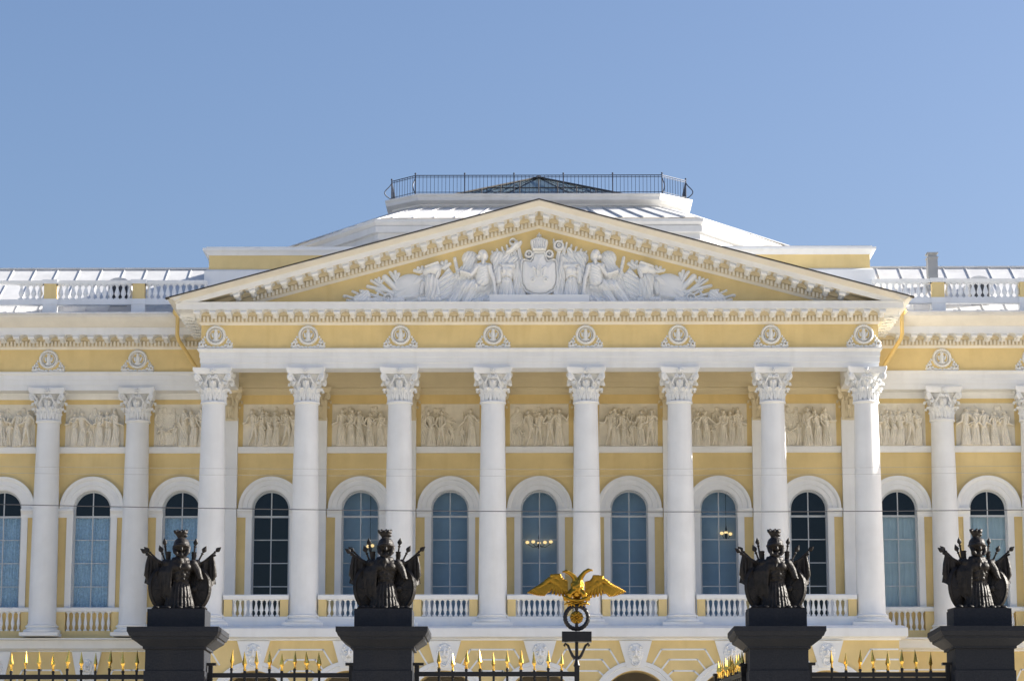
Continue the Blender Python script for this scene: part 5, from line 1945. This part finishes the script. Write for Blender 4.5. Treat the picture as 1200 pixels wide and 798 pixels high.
ro_.ball((0, -0.035, dz), 0.018)
ro_.ball((0, 0.006, dz), 0.086, 0.012, 0.086)
ro_.build('rosette', GOLD, eg)
bd = MB()
bd.ball(up_([ev(610, 235, -0.01)])[0], 0.088, 0.075, 0.118)
bd.ball(up_([ev(605, 300, 0.01)])[0], 0.085, 0.065, 0.09)
for s, pts, rs in ((-1, [(600, 190), (570, 130), (530, 95), (490, 75)], [0.050, 0.036, 0.028, 0.026]), (1, [(625, 190), (650, 130), (690, 80), (730, 58)], [0.050, 0.036, 0.028, 0.026])):
    bd.tube(up_([ev(u, v, -0.02 - 0.01 * i) for i, (u, v) in enumerate(pts)]), rs, 10)
    u, v = pts[-1]
    bd.ball(up_([ev(u, v, -0.05)])[0], 0.035, 0.027, 0.025)
    bd.tube(up_([ev(u + s * 18, v, -0.055), ev(u + s * 42, v + 2, -0.06), ev(u + s * 50, v + 16, -0.06)]), [0.018, 0.013, 0.003], 7)
for k in range(60):
    rng = random.Random(k)
    a_ = rng.uniform(-1.3, 1.3)
    zz = rng.uniform(-0.09, 0.10)
    bd.ball((0.01 + 0.088 * math.sin(a_) * math.sqrt(1 - (zz / 0.125) ** 2), -0.012 - 0.072 * math.cos(a_) * math.sqrt(1 - (zz / 0.125) ** 2), dz + (575 - 240) * E_ + zz), 0.014, 0.008, 0.02, seg=8, rings=5)
for s in (-1, 1):
    bd.tube(up_([ev(600 + s * 45, 290, -0.03), ev(600 + s * 85, 330, -0.06), ev(600 + s * 70, 385, -0.05), ev(600 + s * 55, 420, -0.03)]), [0.05, 0.04, 0.026, 0.02], 8)
    for k in (-1, 0, 1):
        bd.tube(up_([ev(600 + s * 55, 415, -0.03), ev(600 + s * (60 + 28 * k), 440, -0.05), ev(600 + s * (60 + 40 * k), 462, -0.045)]), [0.018, 0.015, 0.006], 6)
    # thunderbolts and ribbons gripped in the claws
    bd.tube(up_([ev(600, 395, -0.06), ev(600 + s * 70, 385, -0.075), ev(600 + s * 120, 360, -0.07), ev(600 + s * 145, 345, -0.06), ev(600 + s * 135, 385, -0.06), ev(600 + s * 100, 400, -0.06)]), [0.02, 0.022, 0.022, 0.018, 0.018, 0.012], 7)
    bd.tube(up_([ev(600 + s * 60, 420, -0.06), ev(600 + s * 110, 425, -0.07), ev(600 + s * 145, 440, -0.06)]), [0.018, 0.018, 0.006], 6)
for k in range(5):
    bd.tube(up_([ev(600, 330, 0.02), ev(570 + 15 * k, 380, 0.02), ev(555 + 22 * k, 435, 0.01)]), [0.03, 0.026, 0.016], 7)
link('body', remeshed(bd, 'body', GOLD, 0.006), eg)
def wing(s, outline, feathers, coverts):
    xs_ = [q2[0] for q2 in outline]
    rl = Relief((min(xs_) - 606) * E_, (max(xs_) - 594) * E_, (575 - 360) * E_, (575 - 80) * E_, 0.0042)
    T = rl.blank()
    P_ = lambda q2: ((q2[0] - 600) * E_, (575 - q2[1]) * E_)
    for (a_, b_, r0, r1) in feathers:
        rl.cap(T, P_(a_), P_(b_), r0 * E_, r1 * E_, 0.020, 0.006)
    U = rl.blank()
    for (a_, b_, r0, r1) in coverts:
        rl.cap(U, P_(a_), P_(b_), r0 * E_, r1 * E_, 0.020, 0.012)
    T = np.maximum(T, U)
    k = T > 0
    T[k] += (0.0022 * np.sin(rl.X * 420 + rl.Z * 160) + 0.002 * np.sin(rl.Z * 380 - rl.X * 120))[k]
    rl.merge(np.maximum(T, 0))
    me = rl.mesh('wing', GOLD, True, 0.0, lambda x, z: 0.02 + 0.25 * (np.abs(x) - 0.1) ** 2 - 0.02 * np.sin(z * 9), 0.7)
    link('wing', me, eg, (0, 0, dz))
LW = [(500, 180), (55, 295)]
fe, cv = [], []
for k in range(9):                       # left wing: primaries fan out to the tip
    q_ = k / 8
    a_ = (250 + 90 * q_, 190 + 30 * q_)
    b_ = (68 + 175 * q_, 294 + 36 * math.sin(q_ * 1.7))
    fe.append((a_, b_, 20, 8))
for k in range(6):
    q_ = k / 5
    fe.append(((330 + 130 * q_, 200 + 20 * q_), (300 + 190 * q_, 285 + 52 * math.sin(q_ * 1.4) ** 0.8), 24, 13))
for (a_, b_, r0, r1) in (((440, 190), (580, 235), 46, 50), ((450, 230), (570, 290), 44, 46), ((395, 120), (270, 175), 26, 26), ((330, 115), (410, 112), 22, 24), ((400, 125), (440, 180), 32, 36), ((300, 150), (225, 215), 24, 16), ((350, 165), (460, 225), 36, 40), ((260, 195), (190, 235), 20, 14), ((420, 165), (520, 230), 34, 40)):
    cv.append((a_, b_, r0, r1))
wing(-1, LW, fe, cv)
mirr = lambda q2, dx=1212, dy=0: (dx - q2[0], q2[1] + dy + 0.0)
def shape_r(q2):
    x, y = mirr(q2)
    return (x, y + 14 - max(0, (x - 900)) * 0.10)
fe2 = [(shape_r(a_), shape_r(b_), r0, r1) for a_, b_, r0, r1 in fe]
cv2 = [(shape_r(a_), shape_r(b_), r0, r1) for a_, b_, r0, r1 in cv]
wing(1, [(700, 180), (1157, 265)], fe2, cv2)

# open leaf of the gate, swung inward from the third pier
railing('gate_leaf', 'open gate leaf of black iron swung inward, its gilded spears bunched beside the third pier', 'gate leaf', 2.70, YP + 0.12, R(96), 2.10, [0.10 + 0.165 * k for k in range(12)], 4.00, solid=True, group='leaves of the iron gate')

# ------------------------------------------------------------------ overhead cables across the square
def cable(name, label, pts, r, m):
    c_ = MB()
    c_.tube(pts, r, 6)
    o_ = c_.build(name, m)
    tag(o_, label, 'cable', 'overhead cables across the facade')
def sag(y, xa, za, xb, zb, s):
    return [(xa + (xb - xa) * i / 40, y, za + (zb - za) * i / 40 - s * 4 * (i / 40) * (1 - i / 40)) for i in range(41)]
CABLE_Y = 60.0
cable('overhead_cable', 'dark overhead cable running across the arched windows', sag(CABLE_Y, -30, 10.12, 30, 9.78, 0.66), 0.010, WIRE)
cable('overhead_cable', 'upper thin grey cable of the close pair above the arched windows', sag(CABLE_Y, -30, 10.75, 30, 10.75, 0.50), 0.0035, WIREPALE)
cable('overhead_cable', 'lower thin grey cable of the close pair above the arched windows', sag(CABLE_Y, -30, 10.60, 30, 10.60, 0.50), 0.0035, WIREPALE)
